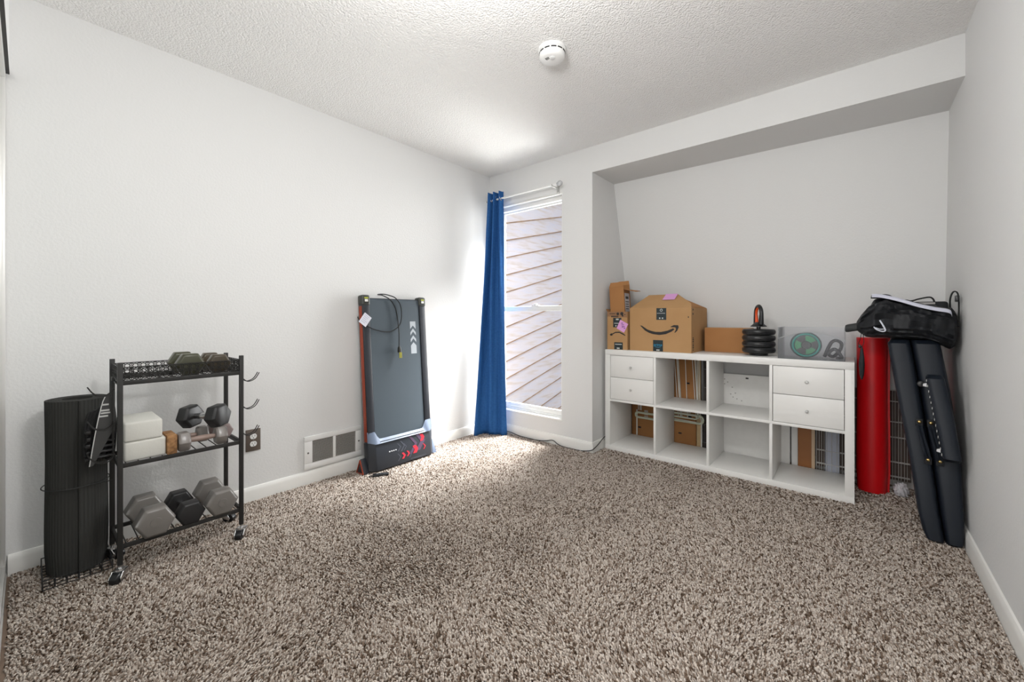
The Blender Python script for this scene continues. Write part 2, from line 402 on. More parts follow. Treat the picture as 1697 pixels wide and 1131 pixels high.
MB().box(WX0, WX1, -0.004, 0.046, WZ0 - 0.001, WZ0 + 0.014).build('window_sill', TRIMM, w, bevel=0.003)
MB().box(WX0, WX1, 0.002, 0.046, WZ1 - 0.012, WZ1).build('head_reveal', TRIMM, w, bevel=0.002)

# ------------------------------------------------------------------ outside: lapped siding of the adjoining wall, boards rising away
sd = empty('wall_exterior', (-0.6, 0.917, 0)); struct(sd)
SL = 0.252
bd = MB(); L0, L1 = -0.95, 2.6; xb = lambda z: 0
bd.hexa([(-0.022, L0, -0.006 + SL * L0), (0.016, L0, -0.006 + SL * L0), (0.016, L1, -0.006 + SL * L1), (-0.022, L1, -0.006 + SL * L1),
         (-0.022, L0, 0.215 + SL * L0), (-0.004, L0, 0.215 + SL * L0), (-0.004, L1, 0.215 + SL * L1), (-0.022, L1, 0.215 + SL * L1)])
first = None
edge = MB(); edge.hexa([(0.002, L0, -0.010 + SL * L0), (0.0172, L0, -0.010 + SL * L0), (0.0172, L1, -0.010 + SL * L1), (0.002, L1, -0.010 + SL * L1),
         (0.002, L0, 0.004 + SL * L0), (0.0172, L0, 0.004 + SL * L0), (0.0172, L1, 0.004 + SL * L1), (0.002, L1, 0.004 + SL * L1)])
for k in range(-4, 17):
    zb = 0.1 + 0.2032 * k
    if first is None:
        first = bd.build('siding_board', SIDING, sd); first.location = (0, 0, zb)
        efirst = edge.build('board_edge', RAWWOOD, first)
    else:
        c = first.copy(); col.objects.link(c); c.parent = sd; c.location = (0, 0, zb)
        e2 = efirst.copy(); col.objects.link(e2); e2.parent = c
MB().box(-0.08, -0.03, -1.0, 2.7, -1.2, 4.2).build('sheathing', RAWWOOD, sd)
struct(MB().box(-0.75, 3.2, 1.15, 4.2, -1.1, -1.0).build('ground_outside', mat('gravel', rgb(140, 134, 126), 0.9, bump=(40, 0.5, 0.01))))

# ------------------------------------------------------------------ curtain rod and curtain
rod = thing('curtain_rod', 'slim white curtain rod with clear finial above the window', 'curtain rod', (0, -0.085, 2.045))
MB().tube([(0.03, 0, -0.005), (0.785, 0, 0.0)], 0.0075, 12).build('pole', WHITE_PL, rod, smooth=True)
fn = MB().lathe([(0.004, 0.0), (0.010, 0.004), (0.010, 0.01), (0.016, 0.016), (0.021, 0.028), (0.019, 0.040), (0.010, 0.050), (0.002, 0.054)], 14, axis='x', c=(0.782, 0, 0))
fn.build('finial', glass('clear_acrylic', (0.95, 0.96, 0.97), 0.5, 0.35, (0.92, 0.93, 0.94)), rod, smooth=True)
for bx in (0.745, 0.05):
    m = MB().box(bx - 0.008, bx + 0.008, 0.072, 0.0845, -0.045, 0.02); m.box(bx - 0.004, bx + 0.004, -0.006, 0.075, -0.016, -0.008); m.box(bx - .004, bx + .004, -0.012, -0.008, -0.016, 0.004)
    m.build('bracket', mat('bracket_grey', rgb(190, 190, 188), 0.4, 0.6), rod, bevel=0.001)
cu = thing('curtain', 'long blue fabric curtain gathered in the corner left of the window', 'curtain', (0.13, -0.1, 0.0))
def curtain_mesh():
    m = MB(); ns, nt_ = 90, 60
    for j in range(nt_ + 1):
        t_ = j / nt_; z = 2.098 * (1 - t_) + 0.004
        e = t_ ** 1.25
        ax, ay = 0.082 * (1 - e) + 0.030 * e, -0.100 * (1 - e) - 0.225 * e
        bx, by = 0.232 * (1 - e) + 0.252 * e, -0.085 * (1 - e) - 0.055 * e
        amp = 0.028 * (1 - e) + 0.030 * e
        dx, dy = bx - ax, by - ay; L = math.hypot(dx, dy); nx_, ny_ = dy / L, -dx / L
        for i in range(ns + 1):
            s = i / ns
            ph = 2 * PI * (2.5 * s + 0.22 * math.sin(3 * t_ + 2 * s)) + 0.9 * e
            off = amp * (math.sin(ph) + 0.25 * math.sin(2.3 * ph + 4 * t_)) * (0.75 + 0.25 * math.sin(5 * s + t_ * 2))
            flare = 0.018 * max(0, (t_ - 0.94) / 0.06) * math.sin(9 * s + 1)
            x = ax + dx * s + nx_ * (off + flare); y = ay + dy * s + ny_ * (off + flare)
            zz = z + (0.004 * math.sin(ph + 1) * (1 - t_) if t_ < 0.03 else 0)
            m.v.append((max(x, 0.016) - 0.13, min(y, -0.02) + 0.1, zz))
    for j in range(nt_):
        for i in range(ns):
            a = j * (ns + 1) + i; m.f.append((a, a + 1, a + ns + 2, a + ns + 1))
    return m
cm = curtain_mesh().build('panel', BLUEF, cu, smooth=True)
sm = cm.modifiers.new('thickness', 'SOLIDIFY'); sm.thickness = 0.0022
for k, gx in enumerate((0.105, 0.155, 0.212)):
    ringm = MB(); n = 20
    pts = [(gx - 0.13 + 0.006 * math.sin(2 * PI * i / n) * (1 if k % 2 else -1), 0.015 + 0.021 * math.cos(2 * PI * i / n) * 0.9, 2.043 + 0.021 * math.sin(2 * PI * i / n)) for i in range(n)]
    ringm.tube(pts, 0.004, 6, closed=True).build('grommet', CHROME, cu, smooth=True)

# black cord along the baseboard
cord = spline([(0.20, -0.045, 0.03), (0.27, -0.030, 0.026), (0.36, -0.026, 0.012), (0.45, -0.028, 0.010), (0.55, -0.026, 0.010), (0.63, -0.024, 0.020), (0.70, -0.021, 0.037), (0.75, -0.026, 0.020), (0.80, -0.030, 0.010),
               (0.88, -0.028, 0.008), (0.97, -0.024, 0.010), (1.045, -0.024, 0.028), (1.066, -0.002, 0.046), (1.064, 0.06, 0.060), (1.0635, 0.12, 0.082), (1.0635, 0.17, 0.094), (1.0625, 0.3, 0.095)])
tag(MB().tube(cord, 0.0032, 8).build('power_cord', mat('black_cord', rgb(28, 28, 28), 0.5), smooth=True), 'thin black power cord running along the white baseboard under the window', 'cord')

# ------------------------------------------------------------------ smoke detector
sdm = thing('smoke_detector', 'round white smoke detector on the textured ceiling', 'smoke detector', (1.435, -1.099, H))
MB().lathe([(0.066, 0.002), (0.066, -0.010), (0.062, -0.014)], 40).build('mounting_plate', WHITE_PL, sdm, smooth=True)
MB().lathe([(0.059, -0.012), (0.061, -0.030), (0.060, -0.040), (0.055, -0.048), (0.045, -0.052), (0.0, -0.054)], 40).build('cover', WHITE_PL, sdm, smooth=True)
for k in range(12):
    a0 = 2 * PI * k / 12; m = MB()
    V = []
    for q in range(5):
        a = a0 + 0.40 * q / 4
        for rr, hh in ((0.0585, -0.020), (0.0618, -0.020), (0.0618, -0.0255), (0.0585, -0.0255)): V.append((rr * math.cos(a), rr * math.sin(a), hh))
    m.v = V; m.f = [(q * 4 + r_, q * 4 + (r_ + 1) % 4, q * 4 + 4 + (r_ + 1) % 4, q * 4 + 4 + r_) for q in range(4) for r_ in range(4)] + [(0, 1, 2, 3), (16, 17, 18, 19)]
    m.build('vent_slot', DARKGAP, sdm)
MB().lathe([(0.014, -0.0525), (0.014, -0.0555), (0.012, -0.057), (0.0, -0.057)], 20, c=(0.012, -0.016, 0)).build('test_button', mat('button_grey', rgb(225, 225, 224), 0.4), sdm, smooth=True)
m = MB()
for k in range(3): m.box(-0.018 + k * 0.007, -0.0145 + k * 0.007, -0.034, -0.018, -0.0536, -0.0515)
m.build('sounder_grille', DARKGAP, sdm)

# ------------------------------------------------------------------ lamp fixture added out of view to go with the fill point light
cl = thing('fill_lamp_fixture', 'added white lamp fixture, out of view, for the room fill light', 'ceiling lamp', (1.80, -2.02, H))
MB().lathe([(0.09, 0.001), (0.09, -0.02), (0.03, -0.03), (0.012, -0.04), (0.012, -0.22), (0.03, -0.23), (0.03, -0.25), (0.0, -0.25)], 32).build('base', WHITE_PL, cl, smooth=True)

# ------------------------------------------------------------------ wall heater grille on left wall
vy0, vy1, vz0, vz1 = -1.639, -1.271, 0.094, 0.292
vt = thing('wall_heater_grille', 'white louvred heater grille set low in the left wall', 'vent', (0, (vy0 + vy1) / 2, vz0))
hw_ = (vy1 - vy0) / 2; vh = vz1 - vz0
p0, p1, q0, q1 = -hw_ + 0.048, -0.008, 0.010, hw_ - 0.040
m = MB(); T0, T1 = 0.0005, 0.013; za, zb2 = 0.034, vh - 0.030
m.box(T0, T1, -hw_, hw_, 0, za); m.box(T0, T1, -hw_, hw_, zb2, vh); m.box(T0, T1, -hw_, p0, za, zb2); m.box(T0, T1, p1, q0, za, zb2); m.box(T0, T1, q1, hw_, za, zb2)
m.build('face_plate', WHITE_PL, vt, bevel=0.0025)
for a, b in ((p0, p1), (q0, q1)):
    MB().box(0.0006, 0.002, a, b, za, zb2).build('duct_opening', DARKGAP, vt)
    n = 19; dz = (zb2 - za) / n
    for k in range(n):
        z = za + dz * (k + 0.5)
        MB().hexa([(0.003, a, z + 0.0002), (0.003, b, z + 0.0002), (0.003, b, z + 0.0012), (0.003, a, z + 0.0012),
                   (0.011, a, z - 0.0012), (0.011, b, z - 0.0012), (0.011, b, z - 0.0002), (0.011, a, z - 0.0002)]).build('louvre', mat('louvre_beige', rgb(186, 182, 176), 0.5), vt)
for yy in (-hw_ + 0.022, hw_ - 0.018):
    MB().lathe([(0.0055, 0.0125), (0.0055, 0.0145), (0.003, 0.0155), (0, 0.0155)], 12, axis='x', c=(0, yy, vh * 0.5)).build('screw', mat('screw_grey', rgb(120, 118, 114), 0.4, 0.8), vt, smooth=True)

# outlet
ot = thing('wall_outlet', 'brown metal wall outlet plate with white sockets behind the cart hooks', 'outlet', (0, -1.908, 0.279))
MB().box(0.0005, 0.007, -0.036, 0.036, 0, 0.119).build('cover_plate', mat('brown_plate', rgb(112, 102, 94), 0.4, 0.5), ot, bevel=0.002)
for zc in (0.039, 0.080):
    s_ = MB().prism([(0.0165 * math.cos(2 * PI * k / 20), max(-0.0135, min(0.0135, 0.0165 * math.sin(2 * PI * k / 20))) + zc) for k in range(20)], 'x', 0.0065, 0.0095).build('socket', WHITE_PL, ot, smooth=True)
    sl = MB().box(0.0094, 0.0099, -0.0075, -0.0055, zc - 0.001, zc + 0.008); sl.box(0.0094, 0.0099, 0.0055, 0.0075, zc - 0.001, zc + 0.008); sl.box(0.0094, 0.0099, -0.002, 0.002, zc - 0.0095, zc - 0.005)
    sl.build('slot', DARKGAP, s_)
MB().lathe([(0.003, 0.0065), (0.003, 0.0082), (0, 0.0085)], 10, axis='x', c=(0, 0, 0.0595)).build('screw', CHROME, ot, smooth=True)

# ------------------------------------------------------------------ treadmill leaning on the left wall
TW = 0.255
tm = thing('walking_treadmill', 'black folded walking treadmill with orange edge leaning against the left wall', 'treadmill', (0.097, -1.035, 0.0), (0, R(-4.55), 0))
ORANGE = mat('orange_metal', rgb(168, 70, 44), 0.4, 0.3)
RAIL = mat('dark_rail', rgb(38, 41, 48), 0.4)
BELT = mat('grey_belt', rgb(74, 84, 92), 0.62, bump=(300, 0.15, 0.001), spec=0.35)
COVER = mat('dark_cover', rgb(46, 50, 57), 0.38, spec=0.5)
TRIMG = mat('blue_grey_trim', rgb(98, 110, 130), 0.45)
TLEN = 1.165
MB().box(0.006, 0.036, -TW + 0.03, TW - 0.03, 0.03, TLEN - 0.02).build('deck', DARKGAP, tm)
for sgn in (-1, 1):
    a, b = sgn * (TW - 0.052), sgn * TW
    MB().box(0.0, 0.050, min(a, b), max(a, b), 0.015, TLEN - 0.06).build('side_rail', RAIL, tm, bevel=0.005)
    e0, e1 = sgn * (TW - 0.003), sgn * (TW + 0.003)
    so = MB().box(0.006, 0.040, min(e0, e1), max(e0, e1), 0.20, TLEN - 0.075).build('side_stripe', ORANGE, tm, bevel=0.002); so['label'] = 'orange side stripe'
    cp = MB().box(-0.002, 0.056, min(a, b) - 0.004, max(a, b) + 0.004, TLEN - 0.07, TLEN).build('end_cap', mat('cap_grey', rgb(62, 64, 60), 0.45), tm, bevel=0.012, seg=3)
    yc = (a + b) / 2
    st = MB().box(0.0555, 0.0568, yc - 0.017, yc + 0.017, TLEN - 0.058, TLEN - 0.014).build('warning_sticker', mat('sticker_black', rgb(30, 30, 26), 0.4), cp)
    MB().box(0.0566, 0.0574, yc - 0.011, yc + 0.012, TLEN - 0.046, TLEN - 0.030).build('sticker_print', mat('sticker_white', rgb(226, 226, 222), 0.5), cp)
    MB().box(0.0566, 0.0574, yc - 0.014, yc + 0.014, TLEN - 0.026, TLEN - 0.017).build('sticker_print', mat('sticker_yellow', rgb(176, 184, 60), 0.5), cp)
# belt wrapped over the top roller
m = MB(); prof = [(0.036, 0.0), (0.040, 0.02), (0.046, 0.06)]
prof = [(0.044, 0.06), (0.044, TLEN - 0.04)] + [(0.021 + 0.023 * math.cos(a), TLEN - 0.040 + 0.023 * math.sin(a)) for a in [PI * k / 10 for k in range(11)]] + [(-0.002, 0.06)]
m.prism([(x, z) for x, z in prof], 'y', -TW + 0.055, TW - 0.055)
m.build('running_belt', BELT, tm, smooth=True)
# printed arrows on the belt
LG = mat('pale_grey_print', rgb(168, 174, 180), 0.6)
def belt_poly(pts):
    MB().prism([(y, z) for y, z in pts], 'x', 0.0438, 0.0449).build('arrow_mark', LG, tm)
ay, aw = 0.140, 0.024
zt = 0.985
belt_poly([(ay - aw, zt), (ay + aw, zt), (ay + aw, zt - 0.055), (ay, zt - 0.030), (ay - aw, zt - 0.055)][::-1])
for k in range(2):
    z = zt - 0.052 - 0.050 * k
    belt_poly([(ay, z), (ay + aw, z - 0.028), (ay + aw, z - 0.050), (ay, z - 0.022), (ay - aw, z - 0.050), (ay - aw, z - 0.028)][::-1])
z = zt - 0.152
belt_poly([(ay, z), (ay + aw, z - 0.024), (ay + aw, z - 0.082), (ay - aw, z - 0.082), (ay - aw, z - 0.024)][::-1])
# motor cover, chamfered sides
m = MB()
cz0, cz1 = 0.012, 0.205
fy, by_ = TW - 0.036, TW + 0.004
base_p = [(0.0, -by_), (0.050, -by_), (0.086, -fy), (0.086, fy), (0.050, by_), (0.0, by_)]
n = 6; V = [(x, y, cz0) for x, y in base_p] + [(x - (0.010 if i in (2, 3) else 0), y, cz1 - 0.012) for i, (x, y) in enumerate(base_p)]
m.v = V; m.f = [tuple(range(n - 1, -1, -1)), tuple(range(n, 2 * n))] + [(i, (i + 1) % n, n + (i + 1) % n, n + i) for i in range(n)]
cov = m.build('motor_cover', COVER, tm, bevel=0.004)
# grey U-shaped lip along the top of the cover
def lip(pts, w_=0.016):
    m_ = MB(); V_ = []
    for (x, y, z, dx, dz) in pts: V_ += [(x, y, z), (x + 0.003, y, z), (x + dx + 0.003, y, z + dz), (x + dx, y, z + dz)]
    k_ = len(pts)
    m_.v = V_; m_.f = [(i * 4 + r_, i * 4 + (r_ + 1) % 4, i * 4 + 4 + (r_ + 1) % 4, i * 4 + 4 + r_) for i in range(k_ - 1) for r_ in range(4)] + [(0, 1, 2, 3), tuple(4 * (k_ - 1) + r_ for r_ in range(4))]
    return m_
lp = [(0.050, -by_ - 0.001, 0.196, -0.004, 0.066), (0.060, -by_ + 0.012, 0.192, -0.014, 0.070), (0.079, -fy - 0.002, 0.182, -0.033, 0.080), (0.081, -fy + 0.012, 0.182, -0.035, 0.078), (0.081, -fy + 0.022, 0.182, -0.035, 0.060), (0.081, -fy + 0.032, 0.182, -0.035, 0.042),
      (0.081, -fy + 0.045, 0.182, -0.030, 0.026), (0.081, -fy + 0.07, 0.182, -0.030, 0.024)]
lp = lp + [(x, -y, z, dx, dz) for x, y, z, dx, dz in reversed(lp)]
lpo = lip(lp).build('cover_lip', TRIMG, tm, smooth=True)
# printed chevrons and red figures on the cover face
def cov_poly(pts, mm, name='printed_chevron', lift=0.0):
    V_ = []
    for lay in (0.0, 0.0012):
        for y, z in pts: V_.append((0.086 - 0.010 * (z - cz0) / (cz1 - cz0) - 0.0004 + lay + lift, y, z))
    n_ = len(pts); mb = MB(); mb.v = V_; mb.f = [tuple(range(n_ - 1, -1, -1)), tuple(range(n_, 2 * n_))] + [(i, (i + 1) % n_, n_ + (i + 1) % n_, n_ + i) for i in range(n_)]
    return mb.build(name, mm, cov)
def chev(y, z, h, wd, th_, mm, lift=0.0): cov_poly([(y, z + h), (y + th_, z + h), (y + wd + th_, z), (y + th_, z - h), (y, z - h), (y + wd, z)], mm, lift=lift)
DK1 = mat('chevron_grey', rgb(78, 82, 92), 0.5); DK2 = mat('chevron_purple', rgb(86, 68, 92), 0.5); RD = mat('chevron_red', rgb(202, 44, 62), 0.5)
chev(-0.060, 0.125, 0.026, 0.022, 0.008, DK1); chev(-0.036, 0.128, 0.034, 0.028, 0.010, DK1); chev(-0.010, 0.118, 0.022, 0.018, 0.007, DK1)
chev(0.030, 0.120, 0.062, 0.052, 0.022, DK2); chev(0.085, 0.128, 0.060, 0.048, 0.040, DK2)
chev(-0.030, 0.062, 0.020, 0.016, 0.016, RD, .0008); chev(0.010, 0.068, 0.018, 0.014, 0.012, RD, .0008); chev(0.062, 0.082, 0.026, 0.016, 0.030, RD, .0008); chev(0.128, 0.150, 0.024, 0.014, 0.026, RD, .0008)
chev(0.150, 0.084, 0.020, 0.016, 0.008, RD, .0008); chev(-0.062, 0.060, 0.024, 0.020, 0.006, DK1); chev(0.030, 0.060, 0.022, 0.018, 0.006, DK1)
LW = mat('white_print', rgb(220, 222, 224), 0.5)
for k in range(4): cov_poly([(-0.125 + 0.016 * k, 0.110 + (0.002 * (k % 2))), (-0.115 + 0.016 * k, 0.110), (-0.115 + 0.016 * k, 0.117), (-0.125 + 0.016 * k, 0.117)], LW, 'printed_letter')
cov_poly([(0.04, 0.024), (0.17, 0.024), (0.17, 0.027), (0.04, 0.027)], DK1, 'printed_line')
# wedge feet at the floor end
for sgn in (-1, 1):
    f_ = MB(); y0, y1 = sgn * (TW + 0.002), sgn * (TW + 0.040)
    f_.prism([(-0.040, 0.004), (0.052, 0.004), (0.012, 0.100)], 'y', min(y0, y1), max(y0, y1))
    fo = f_.build('wedge_foot', COVER if sgn < 0 else TRIMG, tm, bevel=0.003)
    if sgn < 0:
        yy = y1 - 0.001
        for a, b in (((-0.034, 0.008), (0.046, 0.008)), ((0.046, 0.008), (0.012, 0.092)), ((0.012, 0.092), (-0.034, 0.008))):
            MB().tube([(a[0], yy, a[1]), (b[0], yy, b[1])], 0.0045, 6).build('orange_trim', ORANGE, fo, smooth=True)
# power cord with plug and paper tag
c_ = spline([(-0.001, -0.262, 1.02), (0.030, -0.264, 0.99), (0.058, -0.230, 0.955), (0.062, -0.16, 0.925), (0.060, -0.06, 0.915), (0.058, 0.015, 0.955), (0.056, 0.040, 1.02), (0.056, 0.035, 1.10), (0.052, 0.0, 1.150), (0.046, -0.045, 1.168),
             (0.020, -0.07, 1.178), (0.012, -0.10, 1.178), (0.030, -0.125, 1.172), (0.050, -0.10, 1.165), (0.056, -0.045, 1.135), (0.058, -0.010, 1.08), (0.060, 0.004, 1.00), (0.062, 0.008, 0.90), (0.064, 0.002, 0.80)], 8)
pc = MB().tube(c_, 0.0036, 8).build('power_cable', mat('black_cable', rgb(26, 28, 30), 0.45), tm, smooth=True)
pl = MB().lathe([(0.004, 0.0), (0.011, -0.012), (0.013, -0.030), (0.013, -0.045), (0.0, -0.046)], 12, c=(0.066, 0.002, 0.812)).build('plug', mat('plug_black', rgb(34, 34, 26), 0.5), pc, smooth=True)
m = MB().box(0.071, 0.080, -0.006, -0.001, 0.728, 0.768); m.box(0.071, 0.080, 0.006, 0.011, 0.728, 0.768); m.build('plug_prong', mat('prong_brass', rgb(206, 200, 96), 0.35, 0.5), pc)
tg = MB().box(-0.0006, 0.0006, -0.030, 0.030, -0.038, 0.038)
to = tg.build('paper_tag', mat('tag_paper', rgb(214, 214, 224), 0.7), tm, M=Matrix.Translation((0.064, -0.247, 0.997)) @ Matrix.Rotation(R(-38), 4, 'X'))
m = MB()
for k in range(5): m.box(0.0006, 0.0011, -0.022, 0.018 - 0.006 * (k % 3), 0.026 - 0.012 * k, 0.0285 - 0.012 * k)
m.build('tag_print', mat('tag_print_grey', rgb(168, 168, 184), 0.7), to, M=Matrix.Translation((0.064, -0.247, 0.997)) @ Matrix.Rotation(R(-38), 4, 'X'))

# remote on the carpet
rm = thing('remote_control', 'small black remote lying on the carpet before the treadmill', 'remote', (0.232, -1.262, 0.007), (0, 0, R(62)))
MB().box(-0.048, 0.048, -0.018, 0.018, 0, 0.013).build('case', BLACKRUB, rm, bevel=0.004)
for k in range(3): MB().lathe([(0.005, 0.0128), (0.005, 0.0142), (0, 0.0146)], 10, c=(-0.024 + 0.022 * k, 0, 0)).build('button', mat('button_dark_grey', rgb(92, 94, 98), 0.5), rm, smooth=True)
MB().tube(spline([(-0.047, 0, 0.006), (-0.062, 0.006, 0.006), (-0.074, -0.004, 0.004), (-0.062, -0.010, 0.006), (-0.047, 0, 0.006)]), 0.002, 6).build('wrist_loop', STRAP, rm, smooth=True)

# ------------------------------------------------------------------ rolling cart
CX0, CX1, CY0, CY1 = 0.155, 0.380, -2.478, -2.075
cart = thing('rolling_cart', 'black three-tier metal rolling cart by the left wall holding dumbbells', 'cart', ((CX0 + CX1) / 2, (CY0 + CY1) / 2, 0))
hx, hy = (CX1 - CX0) / 2, (CY1 - CY0) / 2; PR = 0.0080
PT = 0.838
for sx in (-1, 1):
    for sy in (-1, 1):
        MB().box(sx * hx - PR, sx * hx + PR, sy * hy - PR, sy * hy + PR, 0.062, PT).build('post', BLACKMETAL, cart, bevel=0.0015)
        ca = empty('caster', (sx * hx, sy * hy, 0)); ca.parent = cart
        m = MB().lathe([(0.005, 0.07), (0.005, 0.050), (0.016, 0.050), (0.017, 0.044), (0.0, 0.044)], 12)
        m.build('stem', CHROME, ca, smooth=True)
        ang = R(-35 if sx > 0 else 40)
        Mx = Matrix.Rotation(ang, 4, 'Z') @ Matrix.Diagonal((1.25, 1.3, 1.0, 1))
        m = MB().prism([(-0.016, 0.046), (0.012, 0.046), (0.026, 0.026), (0.022, 0.014), (0.008, 0.020), (-0.016, 0.034)], 'y', -0.015, -0.012)
        m.prism([(-0.016, 0.046), (0.012, 0.046), (0.026, 0.026), (0.022, 0.014), (0.008, 0.020), (-0.016, 0.034)], 'y', 0.012, 0.015); m.box(-0.016, 0.012, -0.015, 0.015, 0.043, 0.046)
        m.build('fork', CHROME, ca, M=Mx, bevel=0.001)
        MB().lathe([(0.016, -0.011), (0.021, -0.009), (0.022, 0.0), (0.021, 0.009), (0.016, 0.011)], 20, axis='y', c=(0.014, 0, 0.0225)).build('wheel', BLACKRUB, ca, smooth=True, M=Mx)
SHELF_Z = (0.130, 0.440, 0.758)
for zi, z in enumerate(SHELF_Z):
    sh = empty('tier', (0, 0, z)); sh.parent = cart
    m = MB()
    for sx in (-1, 1): m.box(sx * hx - 0.005, sx * hx + 0.005, -hy, hy, -0.008, 0.008)
    for sy in (-1, 1): m.box(-hx, hx, sy * hy - 0.005, sy * hy + 0.005, -0.008, 0.008)
    m.build('tier_frame', BLACKMETAL, sh, bevel=0.001)
    for k in range(11):
        y = -hy + 2 * hy * (k + 0.5) / 11
        MB().tube([(-hx + 0.004, y, 0.004), (hx - 0.004, y, 0.004)], 0.0022, 6).build('slat', BLACKMETAL, sh, smooth=True)
# pierced filigree rim of the top tray
def filigree(L, hgt, along):
    m = MB(); cell = 0.0262; n = max(1, round(L / cell)); cell = L / n
    def P3(u, z): return (0, u, z) if along == 'y' else (u, 0, z)
    def bar(a, b, r=0.0017): m.tube([P3(*a), P3(*b)], r, 4)
    bar((-L / 2, 0), (L / 2, 0), 0.002); bar((-L / 2, hgt), (L / 2, hgt), 0.002); bar((-L / 2, hgt / 2), (L / 2, hgt / 2), 0.0012)
    for i in range(n):
        u0 = -L / 2 + i * cell; uc = u0 + cell / 2
        for q in range(2):
            zc = hgt * (0.25 + 0.5 * q); r = hgt * 0.17
            m.tube([P3(uc + r * math.cos(2 * PI * k / 8), zc + r * math.sin(2 * PI * k / 8)) for k in range(8)], 0.0018, 4, closed=True)
            for dx, dz in ((1, 1), (1, -1), (-1, 1), (-1, -1)):
                bar((uc + dx * r * 0.7, zc + dz * r * 0.7), (uc + dx * cell / 2, zc + dz * hgt * 0.25))
        bar((u0, 0), (u0, hgt), 0.0012)
    return m
RIM0, RIMH = 0.766, 0.052
for sx in (-1, 1):
    f_ = filigree(2 * hy - 0.014, RIMH, 'y').build('filigree_rim', BLACKMETAL, cart); f_.location = (sx * hx, 0, RIM0)
for sy in (-1, 1):
    f_ = filigree(2 * hx - 0.014, RIMH, 'x').build('filigree_rim', BLACKMETAL, cart); f_.location = (0, sy * hy, RIM0)
# side hook frames
for sy in (-1, 1):
    hk = empty('hook_frame', (0, sy * (hy + 0.012), 0)); hk.parent = cart
    m = MB()
    for x in (0.0, 0.022): m.tube(spline([(x + 0.06, -sy * 0.010, 0.752), (x + 0.06, -sy * 0.002, 0.764), (x + 0.06, sy * 0.004, 0.755), (x + 0.06, sy * 0.002, 0.47)], 5), 0.0017, 6)
    m.build('hook_rail', BLACKMETAL, hk, smooth=True)
    for z in (0.735, 0.605, 0.480):
        for x in (0.060, 0.082):
            MB().tube(spline([(x, sy * 0.002, z + 0.004), (x, sy * 0.006, z - 0.010), (x, sy * 0.026, z - 0.024), (x, sy * 0.054, z - 0.014), (x, sy * 0.072, z + 0.014)], 5), 0.0021, 6).build('hook', BLACKMETAL, hk, smooth=True)
        MB().tube([(0.056, sy * 0.002, z), (0.086, sy * 0.002, z)], 0.003, 6).build('hook_bar', BLACKMETAL, hk, smooth=True)
# holder for the rolled mat on the far side: hoop and floor grid
MATC = (0.135, -2.5790); MR = 0.0925
hl = empty('mat_holder', (MATC[0] - cart.location.x, MATC[1] - cart.location.y, 0)); hl.parent = cart
hr = MR + 0.0022
MB().tube([(hr * math.cos(2 * PI * k / 40), hr * math.sin(2 * PI * k / 40), 0.350) for k in range(40)], 0.0019, 6, closed=True).build('hoop', WIRE, hl, smooth=True)
for z in (0.012, 0.045):
    MB().tube([(-0.092, -0.092, z), (0.130, -0.092, z), (0.130, 0.092, z), (-0.092, 0.092, z)], 0.0022, 6, closed=True).build('basket_ring', WIRE, hl)
for k in range(9):
    u = -0.092 + 0.222 * k / 8
    MB().tube([(u, -0.092, 0.045), (u, -0.092, 0.012), (u, 0.092, 0.012), (u, 0.092, 0.045)], 0.0018, 6).build('basket_wire', WIRE, hl)
for k in range(7):
    v = -0.092 + 0.184 * k / 6
    MB().tube([(0.130, v, 0.045), (0.130, v, 0.012), (-0.092, v, 0.012), (-0.092, v, 0.045)], 0.0018, 6).build('basket_wire', WIRE, hl)
MB().tube([(0.088, 0.015, 0.35), (0.09, 0.095, 0.35)], 0.0019, 6).build('hoop_arm', WIRE, hl)

# rolled mat: spiral sheet standing in the holder
ym = thing('exercise_mat', 'dark grey ribbed exercise mat rolled up and standing beside the cart', 'mat', (MATC[0], MATC[1], 0.0148))
def spiral(r0, r1, turns, th_, z0, z1, n=260):
    m = MB(); inner = []; outer = []
    for i in range(n + 1):
        t_ = i / n; a = -2 * PI * turns * t_ + 0.02; r = r0 + (r1 - r0) * t_
        rib = 0.0007 * (1 if (i % 2) else -1) if t_ > 0.7 else 0
        outer.append((math.cos(a) * (r + rib), math.sin(a) * (r + rib))); inner.append((math.cos(a) * (r - th_), math.sin(a) * (r - th_)))
    zs = [z0 + (z1 - z0) * k / 8 for k in range(9)]
    for k, z in enumerate(zs):
        f_ = 1.0 + 0.015 * math.sin(k * 0.9) - (0.05 if k == 0 else 0) 
        for P_ in (outer, inner):
            for x, y in P_: m.v.append((x * f_, y * f_, z))
    N = n + 1
    for k in range(8):
        b0, b1 = k * 2 * N, (k + 1) * 2 * N
        for i in range(n):
            m.f.append((b0 + i, b0 + i + 1, b1 + i + 1, b1 + i)); m.f.append((b0 + N + i + 1, b0 + N + i, b1 + N + i, b1 + N + i + 1))
        m.f.append((b0 + N, b0, b1, b1 + N)); m.f.append((b0 + n, b0 + N + n, b1 + N + n, b1 + n))
    for b, flip in ((0, True), (8 * 2 * N, False)):
        for i in range(n): q = (b + i, b + i + 1, b + N + i + 1, b + N + i); m.f.append(tuple(reversed(q)) if flip else q)
    return m
spiral(0.046, MR - 0.001, 5.0, 0.0076, 0.0, 0.672, 520).build('rolled_sheet', GREYRUB, ym)

